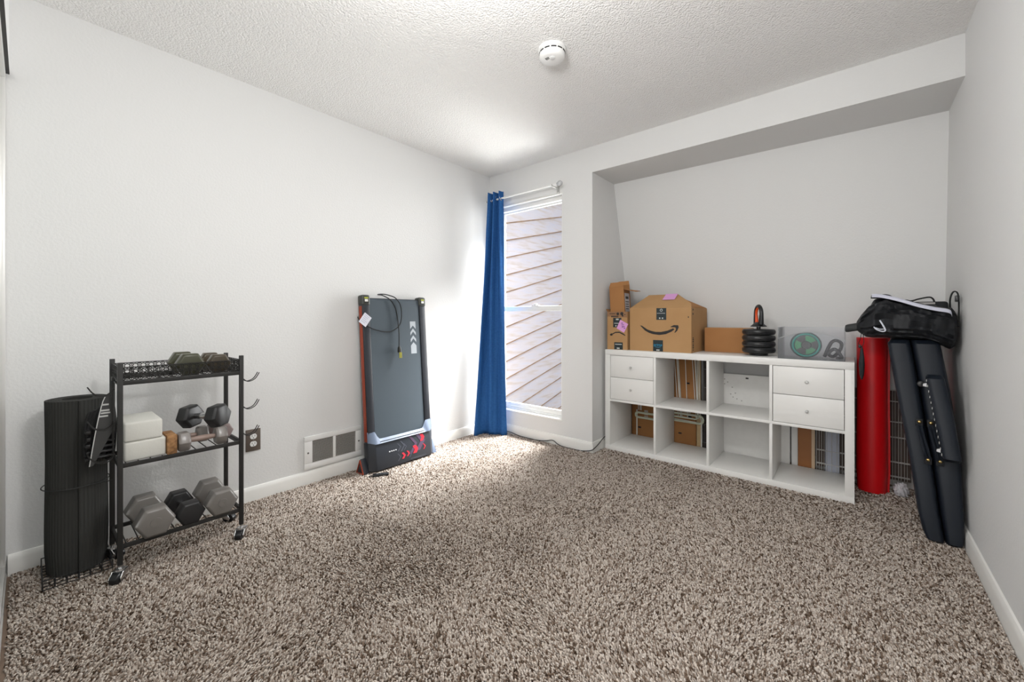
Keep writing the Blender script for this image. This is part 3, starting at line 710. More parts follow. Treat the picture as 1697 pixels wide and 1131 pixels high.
# strap bundle hanging with a card
sb = thing('strap_set', 'black strap set hanging with its printed card on the cart', 'exercise strap', (0.290, -2.520, 0.45))
m = MB()
random.seed(4)
for k in range(7):
    y0 = -0.030 + 0.008 * k; x0 = -0.012 + 0.006 * (k % 4); zt_ = 0.19 + 0.02 * random.random(); zb_ = 0.005 + 0.03 * random.random()
    m.tube(spline([(x0, y0 - 0.01, zt_ - 0.03), (x0 + 0.004, y0, zt_), (x0, y0 + 0.016, zt_ - 0.02), (x0 - 0.004, y0 + 0.018, 0.10), (x0, y0 + 0.012, zb_ + 0.015), (x0 + 0.004, y0, zb_), (x0 + 0.002, y0 - 0.012, zb_ + 0.03), (x0, y0 - 0.014, 0.11), (x0, y0 - 0.01, zt_ - 0.03)], 6), 0.0065, 6)
m.build('webbing_loops', STRAP, sb, smooth=True)
for k in range(5): MB().box(-0.020, 0.024, -0.046 + 0.004 * (k % 2), -0.030, 0.012 + 0.026 * k, 0.026 + 0.026 * k).build('buckle', mat('buckle_black', rgb(30, 30, 31), 0.3), sb, bevel=0.003)
for k in range(4): MB().box(0.012, 0.022, -0.012 + 0.003 * k, 0.034, 0.05 + 0.020 * k - 0.03, 0.058 + 0.020 * k - 0.03).build('ladder_lock', mat('lock_grey', rgb(66, 66, 68), 0.3), sb, bevel=0.002)
MB().box(0.016, 0.030, 0.006, 0.034, 0.115, 0.165).build('clear_pouch', mat('pouch_grey', rgb(120, 120, 118), 0.25), sb, bevel=0.006)
cd = MB(); V = []
for j in range(13):
    t_ = j / 12; z = 0.260 - 0.262 * t_; cy_ = -0.044 * t_ ** 0.7 + 0.022; wd_ = 0.010 + 0.040 * min(1, t_ * 3) ** 0.5
    for q in (0, 1):
        for xx in (0.030, 0.0315): V.append((xx + 0.006 * math.sin(t_ * 2), cy_ - 0.014 + (wd_ if q else 0) * (1 if t_ < 0.5 else 1 - (t_ - 0.5) * 1.6 + 0.0), z))
cd.v = V
for j in range(12):
    a = j * 4; cd.f += [(a, a + 2, a + 6, a + 4), (a + 1, a + 5, a + 7, a + 3), (a, a + 4, a + 5, a + 1), (a + 2, a + 3, a + 7, a + 6)]
cd.f += [(0, 1, 3, 2), (48, 50, 51, 49)]
cdo = cd.build('hang_card', mat('card_dark', rgb(64, 64, 64), 0.35), sb, smooth=True)
e_ = MB().tube([(V[j * 4 + 1][0] + 0.001, V[j * 4 + 1][1], V[j * 4 + 1][2]) for j in range(13)], 0.0016, 5).build('card_edge', mat('card_white_edge', rgb(214, 214, 212), 0.5), cdo, smooth=True)
m = MB()
for z, a, b in ((0.226, 0.0, 0.020), (0.204, -0.006, 0.022), (0.194, -0.004, 0.024), (0.182, -0.008, 0.018)): m.box(0.036, 0.0385, a - 0.002, b - 0.004, z - 0.003, z + 0.003)
m.build('card_print', mat('card_print_white', rgb(200, 200, 198), 0.5), cdo)

# ------------------------------------------------------------------ dumbbells
def hexpts(r, a0=0): return [(r * math.cos(PI / 3 * k + a0), r * math.sin(PI / 3 * k + a0)) for k in range(6)]
def dumbbell(label, loc, rot, Rh, head_t, gap, hr_, headm, barm, roll=0.0, cap=False, group=None):
    """axis along local x; loc is the centre of the handle; rot euler"""
    d = thing('hex_dumbbell', label, 'dumbbell', loc, rot, group or 'hex dumbbells on the cart')
    for s in (-1, 1):
        ra, rb = s * gap / 2, s * (gap / 2 + head_t); ch = head_t * 0.16
        m = MB(); V = []; Fs = []
        for xx, k in ((ra, 0.84), (ra + s * ch, 1.0), (rb - s * ch, 1.0), (rb, 0.84)):
            for y, z in hexpts(Rh * k, roll): V.append((xx, y, z))
        for i in range(3):
            for k in range(6): Fs.append((i * 6 + k, i * 6 + (k + 1) % 6, i * 6 + 6 + (k + 1) % 6, i * 6 + 6 + k))
        Fs += [(5, 4, 3, 2, 1, 0), (18, 19, 20, 21, 22, 23)]
        m.v = V; m.f = Fs
        h_ = m.build('head', headm, d, bevel=Rh * 0.05)
        if cap: MB().lathe([(Rh * 0.30, rb - s * 0.001), (Rh * 0.30, rb + s * 0.0025), (Rh * 0.24, rb + s * 0.003), (0.0, rb + s * 0.002)], 18, axis='x').build('end_disc', headm, h_, smooth=True)
    MB().lathe([(hr_ * 0.85, -gap / 2 - 0.002), (hr_ * 0.85, -gap * 0.42), (hr_, -gap * 0.2), (hr_ * 1.08, 0), (hr_, gap * 0.2), (hr_ * 0.85, gap * 0.42), (hr_ * 0.85, gap / 2 + 0.002)], 16, axis='x').build('handle', barm, d, smooth=True)
    return d
GREYV = mat('grey_vinyl', rgb(122, 118, 114), 0.32, spec=0.6); BLKV = mat('black_vinyl', rgb(40, 40, 41), 0.4, spec=0.5)
GREENV = mat('green_vinyl', rgb(66, 66, 46), 0.3, spec=0.6); BROWNV = mat('dark_brown_vinyl', rgb(70, 54, 42), 0.35)
SMALLG = mat('silver_vinyl', rgb(132, 126, 122), 0.3, spec=0.6)
zb_ = SHELF_Z[0] + 0.0065; s3 = math.sqrt(3) / 2
dumbbell('large grey hex dumbbell on the bottom tier nearest the rolled mat', (0.284, -2.380, zb_ + 0.065 * s3), (0, 0, R(2)), 0.065, 0.070, 0.104, 0.014, GREYV, CHROME, cap=True)
dumbbell('black hex dumbbell between the two grey ones on the bottom tier', (0.278, -2.264, zb_ + 0.052 * s3), (0, 0, R(2)), 0.052, 0.060, 0.110, 0.014, BLKV, CHROME)
dumbbell('large grey hex dumbbell at the hook end of the bottom tier', (0.278, -2.151, zb_ + 0.062 * s3), (0, 0, R(1)), 0.062, 0.066, 0.104, 0.014, GREYV, CHROME, cap=True)
zt2 = SHELF_Z[2] + 0.0065
dumbbell('olive green hex dumbbell in the top tray, left of the other', (0.270, -2.256, zt2 + 0.053 * s3), (0, 0, R(0)), 0.053, 0.055, 0.085, 0.014, GREENV, CHROME)
dumbbell('dark olive hex dumbbell in the top tray, nearest the hook end', (0.270, -2.152, zt2 + 0.047 * s3), (0, 0, R(0)), 0.047, 0.05, 0.085, 0.014, mat('olive_brown_vinyl', rgb(70, 60, 44), 0.32, spec=0.6), CHROME)
zm = SHELF_Z[1] + 0.0065
for lb, z0, y0, y1 in (('lower white foam yoga block on the middle tier', zm, -2.4655, -2.339), ('upper white foam yoga block stacked on the other', zm + 0.0765, -2.466, -2.350)):
    bl = tag(MB().box(-0.105, 0.105, -(y1 - y0) / 2, (y1 - y0) / 2, 0, 0.076).build('yoga_block', FOAMW, bevel=0.008, seg=3), lb, 'yoga block', 'yoga blocks on the cart')
    bl.location = (0.262, (y0 + y1) / 2, z0)
cork = MB().box(-0.055, 0.055, -0.0165, 0.0165, 0, 0.078).build('cork_block', mat('cork', rgb(182, 138, 96), 0.85, bump=(90, 0.4, 0.003), vary=(60, rgb(106, 76, 54), 0.8), spec=0.15), bevel=0.004)
tag(cork, 'small brown cork block between the yoga blocks and silver dumbbells', 'cork block'); cork.location = (0.325, -2.3215, zm)
r_ = 0.044
dumbbell('small silver hex dumbbell lying at the front of the middle tier', (0.348, -2.2135, zm + r_ * s3), (0, 0, R(90)), r_, 0.042, 0.090, 0.012, SMALLG, mat('pinkish_grip', rgb(158, 136, 126), 0.4))
dumbbell('small silver hex dumbbell lying behind the front one on middle tier', (0.244, -2.252, zm + 0.038 * s3), (0, 0, R(90)), 0.038, 0.042, 0.080, 0.012, SMALLG, mat('pinkish_grip', rgb(158, 136, 126), 0.4))
dumbbell('small mauve hex dumbbell at the back corner under the hooks', (0.215, -2.118, zm + 0.036 * s3), (0, 0, R(12)), 0.036, 0.036, 0.05, 0.012, mat('mauve_vinyl', rgb(140, 124, 122), 0.35), CHROME)
dumbbell('black hex dumbbell resting on top of the silver dumbbells', (0.270, -2.190, zm + 0.118), (R(8), R(-3), R(33)), 0.055, 0.055, 0.085, 0.014, BLKV, CHROME)

# ------------------------------------------------------------------ cube shelf in the alcove
SX, SY = 1.0696, 0.1546; SW, SD, SHT = 1.47, 0.39, 0.77; OT, CELL, IT = 0.041, 0.335, 0.016
sh = thing('cube_shelf', 'white eight-cube shelf unit with drawers standing in the alcove', 'shelf', (SX, SY, 0))
MB().box(0, SW, 0, SD, SHT - OT, SHT).build('top_panel', WHITE_LAM, sh, bevel=0.0012)
MB().box(0, SW, 0, SD, 0, OT).build('bottom_panel', WHITE_LAM, sh, bevel=0.0012)
MB().box(0, OT, 0.0, SD, OT, SHT - OT).build('side_panel', WHITE_LAM, sh, bevel=0.0008)
MB().box(SW - OT, SW, 0.0, SD, OT, SHT - OT).build('side_panel', WHITE_LAM, sh, bevel=0.0008)
MB().box(OT, SW - OT, 0.001, SD, OT + CELL + 0.001, OT + CELL + 0.001 + IT).build('middle_shelf', WHITE_LAM, sh, bevel=0.0008)
CXS = [OT + i * (CELL + IT) for i in range(4)]
for i in range(3):
    for z0, z1 in ((OT, OT + CELL + 0.001), (OT + CELL + 0.001 + IT, SHT - OT)):
        MB().box(CXS[i] + CELL, CXS[i] + CELL + IT, 0.0012, SD, z0, z1).build('divider', WHITE_LAM, sh, bevel=0.0008)
KNOB = MB().lathe([(0.004, 0.004), (0.004, -0.008), (0.0085, -0.012), (0.009, -0.017), (0.006, -0.020), (0.0, -0.0205)], 16, axis='y')
zlo, zhi = OT + CELL + IT + 0.004, SHT - OT - 0.003
for i in (0, 3):
    hm = (zhi - zlo - 0.003) / 2
    for k in range(2):
        z0 = zlo + k * (hm + 0.003)
        dr = empty('drawer', (CXS[i] + CELL / 2, 0.004, z0)); dr.parent = sh
        MB().box(-CELL / 2 + 0.003, CELL / 2 - 0.003, 0, 0.014, 0, hm).build('drawer_front', WHITE_LAM, dr, bevel=0.001)
        MB().box(-CELL / 2 + 0.012, CELL / 2 - 0.012, 0.014, SD - 0.03, 0.006, hm - 0.02).build('drawer_box', WHITE_LAM, dr)
        kb_ = MB(); kb_.v = [(x, y, z + hm / 2) for x, y, z in KNOB.v]; kb_.f = KNOB.f
        kb_.build('knob', mat('satin_knob', rgb(206, 206, 204), 0.35, 0.3), dr, smooth=True)

# ------------------------------------------------------------------ things stored behind the shelf
ct = tag(MB().box(-0.26, 0.26, 0, 0.014, 0, 0.735).build('flattened_carton', CARD_OR, bevel=0.002), 'flattened brown carton standing behind the left half of the shelf', 'cardboard'); ct.location = (1.345, 0.612, 0)
x_ = MB().box(-0.15, -0.118, -0.001, 0.0, 0.20, 0.24); x_.box(-0.15, -0.118, -0.001, 0, 0.185, 0.192); x_.build('sticker', mat('sticker_pale', rgb(206, 198, 186), 0.6), ct)
for (xx, zz) in ((0.20, 0.50), (0.215, 0.24), (0.14, 0.10), (-0.19, 0.09)): MB().box(xx - 0.012, xx + 0.012, -0.0012, 0.0, zz - 0.006, zz + 0.006).build('print_mark', INK, ct)
ws = tag(MB().box(-0.014, 0.014, 0, 0.014, 0, 0.74).build('wood_strip', mat('pale_pine', rgb(204, 178, 136), 0.6, vary=(12, rgb(186, 156, 112), 0.6))), 'pale pine strip standing at the edge of the flattened carton', 'wood strip'); ws.location = (1.627, 0.600, 0)
dk = thing('folded_wire_panel', 'dark folded wire panel standing behind the second shelf column', 'wire panel', (1.70, 0.605, 0))
MB().box(-0.045, 0.045, 0.012, 0.02, 0.0, 0.70).build('backing', mat('dark_brown_panel', rgb(58, 50, 46), 0.7), dk)
for k in range(4): MB().tube([(-0.036 + 0.024 * k, 0.004, 0.0), (-0.036 + 0.024 * k, 0.004, 0.70)], 0.0022, 6).build('wire', mat('wire_grey', rgb(120, 118, 116), 0.4, 0.6), dk, smooth=True)
for z in (0.06, 0.2, 0.34, 0.48, 0.62): MB().tube([(-0.044, 0.008, z), (0.044, 0.008, z)], 0.0022, 6).build('wire', mat('wire_grey', rgb(120, 118, 116), 0.4, 0.6), dk, smooth=True)
PALEG = mat('pale_green_plastic', rgb(214, 220, 198), 0.4); RODW = mat('white_rod', rgb(232, 230, 222), 0.4)
rk = thing('drying_rack', 'folded white drying rack with pale green joints behind the shelf', 'drying rack', (1.38, 0.578, 0))
def capsule(x0, x1, z0, z1, y, r):
    rr = (z1 - z0) / 2; zc = (z0 + z1) / 2; pts = []
    for k in range(9): a = -PI / 2 + PI * k / 8; pts.append((x1 - rr + rr * math.cos(a), y, zc + rr * math.sin(a)))
    for k in range(9): a = PI / 2 + PI * k / 8; pts.append((x0 + rr + rr * math.cos(a), y, zc + rr * math.sin(a)))
    return MB().tube(pts, r, 8, closed=True)
capsule(-0.245, 0.02, 0.182, 0.222, 0.0, 0.009).build('joint_rail', PALEG, rk, smooth=True)
capsule(0.02, 0.285, 0.205, 0.262, 0.004, 0.009).build('joint_rail', PALEG, rk, smooth=True)
capsule(0.00, 0.245, 0.238, 0.268, -0.010, 0.006).build('joint_rail', PALEG, rk, smooth=True)
for xb_, xt_, rr in ((-0.225, -0.24, .003), (-0.21, -0.222, .003), (-0.20, -0.205, .003), (-0.03, -0.04, .003), (0.10, 0.065, .003), (0.118, 0.085, .005), (0.128, 0.095, .003), (0.17, 0.150, .003), (0.232, 0.202, .003), (0.246, 0.222, .0045), (0.25, 0.238, .003), (0.262, 0.250, .003)):
    MB().tube([(xb_, 0.008, 0.24), (xt_, 0.008, 0.75)], rr, 6).build('rod', RODW, rk, smooth=True)
for z, x0, x1 in ((0.275, -0.02, 0.25), (0.25, -0.03, 0.22), (0.225, -0.03, 0.24), (0.29, 0.0, 0.2)): MB().tube([(x0, -0.014, z), (x1, -0.018, z - 0.008)], 0.0028, 6).build('rod', RODW, rk, smooth=True)
for sx in (-0.24, 0.27): MB().tube([(sx, 0.012, 0.0), (sx, 0.012, 0.24)], 0.006, 8).build('leg', RODW, rk, smooth=True)
wbd = tag(MB().box(0, 0.485, 0, 0.010, 0, 0.606).build('white_board', mat('scuffed_white_board', rgb(232, 231, 228), 0.35, vary=(26, rgb(206, 204, 200), 0.14))), 'scuffed white board standing behind the open shelf cubes', 'board'); wbd.location = (1.725, 0.566, 0)
MB().box(0.225, 0.243, -0.001, 0, 0.578, 0.588).build('dark_spot', INK, wbd)
for (a, z) in ((0.09, 0.565), (0.09, 0.53), (0.11, 0.545), (0.072, 0.54), (0.14, 0.51), (0.16, 0.47), (0.145, 0.44), (0.17, 0.43), (0.2, 0.42), (0.13, 0.46)):
    MB().box(a - 0.004, a + 0.004, -0.0008, 0, z - 0.003, z + 0.003).build('scuff', mat('scuff_grey', rgb(160, 158, 154), 0.6), wbd)
wb2 = tag(MB().box(0, 0.034, 0, 0.012, 0, 0.60).build('white_strip', WHITE_PL), 'narrow white strip standing beside the brown wood panel', 'board'); wb2.location = (2.217, 0.585, 0)
wpn = thing('narrow_plank', 'narrow brown wood panel behind the bottom right cube', 'plank', (2.292, 0.570, 0))
MB().box(-0.038, 0.034, 0, 0.012, 0, 0.55).build('board', mat('brown_wood', rgb(156, 100, 52), 0.5, vary=(6, rgb(128, 80, 40), 0.7)), wpn)
MB().box(0.0345, 0.052, -0.001, 0.013, 0, 0.55).build('pale_edge', mat('pale_pine2', rgb(206, 180, 150), 0.6), wpn)
cr_ = thing('wire_crate', 'folded metal wire crate standing behind the red roll', 'wire crate', (2.35, 0.556, 0))
CW = mat('crate_wire', rgb(196, 194, 190), 0.35, 0.4)
for yy, off in ((0.0, 0.0), (0.0185, 0.012)):
    fr = empty('wire_side', (0, yy, 0)); fr.parent = cr_
    for k in range(17):
        x = 0.004 + off + 0.0255 * k
        MB().tube([(x, 0, 0.008), (x, 0, 0.585)], 0.0016, 6).build('wire', CW, fr, smooth=True)
    for z in (0.012, 0.08, 0.165, 0.31, 0.40, 0.52, 0.585): MB().tube([(0.0, -0.0025, z), (0.435, -0.0025, z)], 0.0020, 6).build('wire', CW, fr, smooth=True)
MB().box(0.0, 0.44, 0.0240, 0.0270, 0.055, 0.58).build('tray', mat('crate_tray_brown', rgb(70, 56, 48), 0.6), cr_)
clh = tag(MB().box(-0.04, 0.03, 0.0, 0.006, 0.03, 0.52).build('grey_cloth', mat('grey_cloth', rgb(176, 180, 192), 0.9, bump=(60, 0.5, 0.004)), bevel=0.002), 'pale grey cloth tucked inside the wire crate', 'cloth'); clh.location = (2.438, 0.5605, 0)

# ------------------------------------------------------------------ boxes on the shelf top
ZT = SHT + 0.0005
def poly_y(pts, y, thick, name, m, parent, org):
    """flat print in the x-z plane facing -y"""
    mb = MB(); n = len(pts)
    mb.v = [(x - org[0], y - thick - org[1], z - org[2]) for x, z in pts] + [(x - org[0], y - org[1], z - org[2]) for x, z in pts]
    mb.f = [tuple(range(n)), tuple(range(2 * n - 1, n - 1, -1))] + [(i, (i + 1) % n, n + (i + 1) % n, n + i) for i in range(n)]
    return mb.build(name, m, parent)
# large carton
bo = (1.47, 0.198, ZT)
bb = thing('large_carton', 'large open brown carton with printed smile arrow on the shelf', 'box', bo)
BX0, BX1, BY1, BH = 1.25 - 1.47, 1.69 - 1.47, 0.385, 0.312
wt_ = 0.004
m = MB().box(BX0, BX1, 0, wt_, 0, BH); m.build('front_wall', CARD, bb)
MB().box(BX0, BX1, BY1 - wt_, BY1, 0, BH).build('back_wall', CARD, bb)
MB().box(BX0, BX0 + wt_, wt_, BY1 - wt_, 0, BH).build('side_wall', CARD, bb)
rw = MB().box(BX1 - wt_, BX1, wt_, BY1 - wt_, 0, BH).build('side_wall', CARD, bb)
MB().box(BX0 + wt_, BX1 - wt_, wt_, BY1 - wt_, 0, wt_).build('bottom', CARD_IN, bb)
def flap(pts, th_, name, m_, parent):
    n = len(pts); P_ = [Vector(p) for p in pts]; nn = (P_[1] - P_[0]).cross(P_[2] - P_[0]).normalized() * th_
    mb = MB(); mb.v = [tuple(p) for p in P_] + [tuple(p + nn) for p in P_]
    mb.f = [tuple(range(n)), tuple(range(2 * n - 1, n - 1, -1))] + [(i, (i + 1) % n, n + (i + 1) % n, n + i) for i in range(n)]
    return mb.build(name, m_, parent)
flap([(BX0, 0, BH), (BX1, 0, BH), (0.204, 0.048, BH + 0.031), (0.080, 0.160, BH + 0.103), (-0.135, 0.160, BH + 0.103)], -0.003, 'front_flap', CARD, bb)
flap([(BX1, 0.02, BH), (BX1, BY1 - 0.02, BH), (BX1 - 0.15, BY1 - 0.08, BH + 0.075), (BX1 - 0.15, 0.16, BH + 0.085)], 0.003, 'side_flap', CARD_IN, bb)
flap([(BX0, 0.02, BH), (BX0, BY1 - 0.02, BH), (BX0 + 0.11, BY1 - 0.08, BH + 0.070), (BX0 + 0.11, 0.16, BH + 0.08)], -0.003, 'side_flap', CARD_IN, bb)
flap([(BX0, BY1, BH), (BX1, BY1, BH), (BX1 - 0.03, BY1 - 0.17, BH - 0.02), (BX0 + 0.03, BY1 - 0.17, BH - 0.02)], 0.003, 'back_flap', CARD_IN, bb)
smile = [(1.33,.956),(1.367,.919),(1.397,.903),(1.426,.894),(1.473,.889),(1.518,.896),(1.557,.914),(1.578,.931),(1.569,.938),(1.529,.921),(1.484,.911),(1.444,.911),(1.415,.917),(1.385,.927),(1.344,.954)]
headp = [(1.55,.949),(1.574,.961),(1.603,.96),(1.607,.946),(1.596,.921),(1.582,.907),(1.578,.909),(1.589,.933),(1.584,.945),(1.554,.946)]
poly_y(smile, 0.198, 0.0008, 'printed_smile', INK, bb, bo); poly_y(headp, 0.198, 0.0008, 'printed_arrowhead', INK, bb, bo)
t1 = poly_y([(1.451, 1.081), (1.451, .997), (1.521, .997), (1.521, 1.081)], 0.198, 0.0009, 'tape_label', TAPE, bb, bo)
MX = Matrix.Translation((0, 0, 0)) @ Matrix.Rotation(PI / 2, 4, 'X')
rg = MB().tube([(1.486 - bo[0] + 0.008 * math.cos(2 * PI * k / 16), -0.0012, 1.066 - bo[2] + 0.008 * math.sin(2 * PI * k / 16)) for k in range(16)], 0.0024, 5, closed=True); rg.build('tape_mark', TAPE_W, t1)
m = MB()
for k in range(9): m.box(-0.014 + 0.0065 * k, -0.0095 + 0.0065 * k, -0.0016, -0.0008, 1.042 - bo[2], 1.0465 - bo[2])
for k in range(2): m.box(0.0 + 0.020 * k, 0.010 + 0.020 * k, -0.0016, -0.0008, 1.004 - bo[2], 1.014 - bo[2])
m.build('tape_mark', TAPE_W, t1)
t2 = poly_y([(1.427, .772), (1.498, .772), (1.498, .852), (1.427, .852)], 0.198, 0.0009, 'tape_label', TAPE, bb, bo)
text_mesh('printed_word', 'prime', 0.026, CYAN, t2, Matrix.Translation((1.4625 - bo[0], -0.0013, 0.818 - bo[2])) @ Matrix.Rotation(PI / 2, 4, 'X'))
MB().tube(spline([(1.440 - bo[0], -0.0012, 0.806 - bo[2]), (1.462 - bo[0], -0.0012, 0.800 - bo[2]), (1.484 - bo[0], -0.0012, 0.806 - bo[2])], 6), 0.0013, 5).build('printed_curve', CYAN, t2)
m = MB().box(1.452 - bo[0], 1.461 - bo[0], -0.0016, -0.0008, 0.776 - bo[2], 0.785 - bo[2]); m.box(1.464 - bo[0], 1.473 - bo[0], -0.0016, -0.0008, 0.776 - bo[2], 0.785 - bo[2]); m.build('tape_mark', TAPE_W, t2)
m = MB()
for k in range(7): m.box(BX1 - 0.0001, BX1 + 0.0006, 0.030, 0.052, 0.016 + 0.014 * k, 0.026 + 0.014 * k - (0.004 if k % 3 == 0 else 0))
for z in (0.262, 0.292): m.box(BX1 - 0.0001, BX1 + 0.0006, 0.030, 0.046, z, z + 0.012)
m.build('side_print', INK, rw)
m = MB().box(1.668 - bo[0], 1.674 - bo[0], -0.0006, 0, 1.012 - bo[2], 1.022 - bo[2]); m.build('print_mark', INK, bb)
pn = flap([(1.467 - bo[0], 0.155, BH + 0.106), (1.463 - bo[0], 0.085, BH + 0.0615), (1.550 - bo[0], 0.085, BH + 0.0615), (1.553 - bo[0], 0.155, BH + 0.106)], 0.0008, 'sticky_note', PINK, None)
pn.location = bo; tag(pn, 'pink sticky note on the top flap of the large carton', 'sticky note')

# small carton with frown-wise arrow, and a tall carton standing in it
so = (1.161, 0.175, ZT)
sb2 = thing('small_carton', 'small brown carton with dark tape at the left end of the shelf', 'box', so)
sx0, sx1, sy1, shh = 1.078 - so[0], 1.240 - so[0], 0.30, 0.288
MB().box(sx0, sx1, 0, wt_, 0, shh).build('front_wall', CARD, sb2); MB().box(sx0, sx1, sy1 - wt_, sy1, 0, shh).build('back_wall', CARD, sb2)
MB().box(sx0, sx0 + wt_, wt_, sy1 - wt_, 0, shh).build('side_wall', CARD, sb2); MB().box(sx1 - wt_, sx1, wt_, sy1 - wt_, 0, shh).build('side_wall', CARD, sb2)
MB().box(sx0 + wt_, sx1 - wt_, wt_, sy1 - wt_, 0, wt_).build('bottom', CARD_IN, sb2)
flap([(sx0, 0, shh), (sx0, sy1, shh), (sx0 - 0.012, sy1, shh + 0.02), (sx0 - 0.012, 0.0, shh + 0.02)], 0.003, 'side_flap', CARD_EDGE, sb2)
flap([(sx1, 0.01, shh), (sx1, 0.15, shh), (sx1 - 0.035, 0.15, shh - 0.05), (sx1 - 0.035, 0.01, shh - 0.05)], 0.002, 'side_flap', INK, sb2)
poly_y([(1.078, 1.022), (1.240, 1.014), (1.240, 1.058), (1.078, 1.058)], so[1], 0.0007, 'printed_band', mat('cardboard_band', rgb(150, 112, 80), 0.8), sb2, so)
m = MB()
for (x, z, r) in ((1.165, 1.042, 0.011), (1.198, 1.043, 0.013), (1.204, 1.028, 0.007), (1.222, 1.036, .004)): m.lathe([(r, -0.0012), (r, 0.0)], 10, axis='y', c=(x - so[0], 0, z - so[2]))
for k in range(6): m.box(1.112 - so[0] + 0.010 * k, 1.119 - so[0] + 0.010 * k, -0.0012, 0, 1.016 - so[2], 1.028 - so[2])
for k in range(8): m.box(1.098 - so[0] + 0.006 * k, 1.102 - so[0] + 0.006 * k, -0.0012, 0, 1.040 - so[2], 1.046 - so[2])
m.build('box_print', INK, sb2)
poly_y([(1.098,.882),(1.109,.874),(1.124,.878),(1.12,.883),(1.145,.896),(1.178,.898),(1.204,.886),(1.222,.877),(1.227,.881),(1.21,.893),(1.178,.907),(1.145,.905),(1.119,.891),(1.111,.893)], so[1], 0.0008, 'printed_arrow', INK, sb2, so)
t1 = poly_y([(1.127, .94), (1.194, .94), (1.194, 1.012), (1.127, 1.012)], so[1], 0.0009, 'tape_label', TAPE, sb2, so)
m = MB().box(1.150 - so[0], 1.172 - so[0], -0.0018, -0.0009, 0.995 - so[2], 1.006 - so[2]); m.box(1.145 - so[0], 1.155 - so[0], -0.0018, -0.0009, 0.946 - so[2], 0.956 - so[2]); m.box(1.135 - so[0], 1.185 - so[0], -0.0014, -0.0009, 0.968 - so[2], 0.973 - so[2]); m.build('tape_mark', TAPE_W, t1)
t1 = poly_y([(1.136, .772), (1.205, .772), (1.205, .826), (1.136, .826)], so[1], 0.0009, 'tape_label', TAPE, sb2, so)
m = MB().box(1.158 - so[0], 1.180 - so[0], -0.0018, -0.0009, 0.776 - so[2], 0.786 - so[2]); m.box(1.143 - so[0], 1.197 - so[0], -0.0014, -0.0009, 0.808 - so[2], 0.814 - so[2]); m.build('tape_mark', TAPE_W, t1)
nt2 = poly_y([(1.187, .998), (1.156, .932), (1.216, .900), (1.249, .965)], 0.1725, 0.0008, 'sticky_note', PINK, None, (1.20, 0.1725, 0.95)); nt2.location = (1.20, 0.1725, 0.95)
tag(nt2, 'pink sticky note stuck crooked on the small carton front', 'sticky note')
m = MB()
for (x, z, dx, dz) in ((-0.006, 0.018, .014, .006), (-0.004, 0.006, .02, .005), (0.006, -0.008, .016, .006), (0.014, -0.02, .012, .006), (0.0, -0.012, .005, .012)): m.box(x, x + dx, -0.0014, -0.0008, z, z + dz)
m.build('handwriting', mat('violet_ink', rgb(120, 70, 150), 0.6), nt2)
to_ = (1.146, 0.300, ZT + 0.006)
tb = thing('tall_carton', 'tall narrow orange-brown carton standing open inside the small carton', 'box', to_, (R(0), R(-3), R(6)))
tx, ty, thh = 0.056, 0.075, 0.475
MB().box(-tx, tx, -ty, -ty + wt_, 0, thh).build('front_wall', CARD_OR, tb); MB().box(-tx, tx, ty - wt_, ty, 0, thh + 0.02).build('back_wall', CARD_OR, tb)
MB().box(-tx, -tx + wt_, -ty + wt_, ty - wt_, 0, thh).build('side_wall', CARD_OR, tb); sw_ = MB().box(tx - wt_, tx, -ty + wt_, ty - wt_, 0, thh - 0.02).build('side_wall', CARD_OR, tb)
MB().box(-tx + wt_, tx - wt_, -ty + wt_, ty - wt_, 0, wt_).build('bottom', CARD_IN, tb)
flap([(-tx, -ty, thh), (tx, -ty, thh), (tx - 0.003, -ty + 0.004, thh + 0.035), (-tx + 0.012, -ty + 0.004, thh + 0.035)], 0.003, 'front_flap', CARD_OR, tb)
flap([(tx, -ty, thh - 0.02), (tx, ty, thh - 0.02), (tx + 0.085, ty, thh - 0.035), (tx + 0.085, -ty + 0.03, thh - 0.045)], 0.003, 'side_flap', CARD_OR, tb)
flap([(-tx, ty, thh + 0.02), (tx, ty, thh + 0.02), (tx - .01, ty + 0.02, thh + 0.055), (-tx + 0.02, ty + 0.02, thh + 0.055)], 0.003, 'back_flap', CARD_IN, tb)
lb_ = MB().box(tx, tx + 0.0008, -0.055, 0.050, thh - 0.20, thh - 0.05).build('shipping_label', mat('label_white', rgb(206, 202, 204), 0.6), sw_)
m = MB().box(tx + 0.0008, tx + 0.0014, -0.040, 0.030, thh - 0.095, thh - 0.075)
for k in range(4): m.box(tx + 0.0008, tx + 0.0014, -0.045, 0.035 - 0.01 * (k % 2), thh - 0.12 - 0.018 * k, thh - 0.114 - 0.018 * k)
m.build('label_print', INK, sw_)

# low carton behind the kettlebell
lo = thing('low_carton', 'low plain orange-brown carton between large carton and kettlebell', 'box', (1.86, 0.425, ZT))
MB().box(-0.145, 0.145, 0, 0.12, 0, 0.168).build('body', CARD_OR, lo, bevel=0.002)
MB().box(-0.143, 0.143, 0.002, 0.118, 0.1675, 0.171).build('top_flap', CARD, lo)

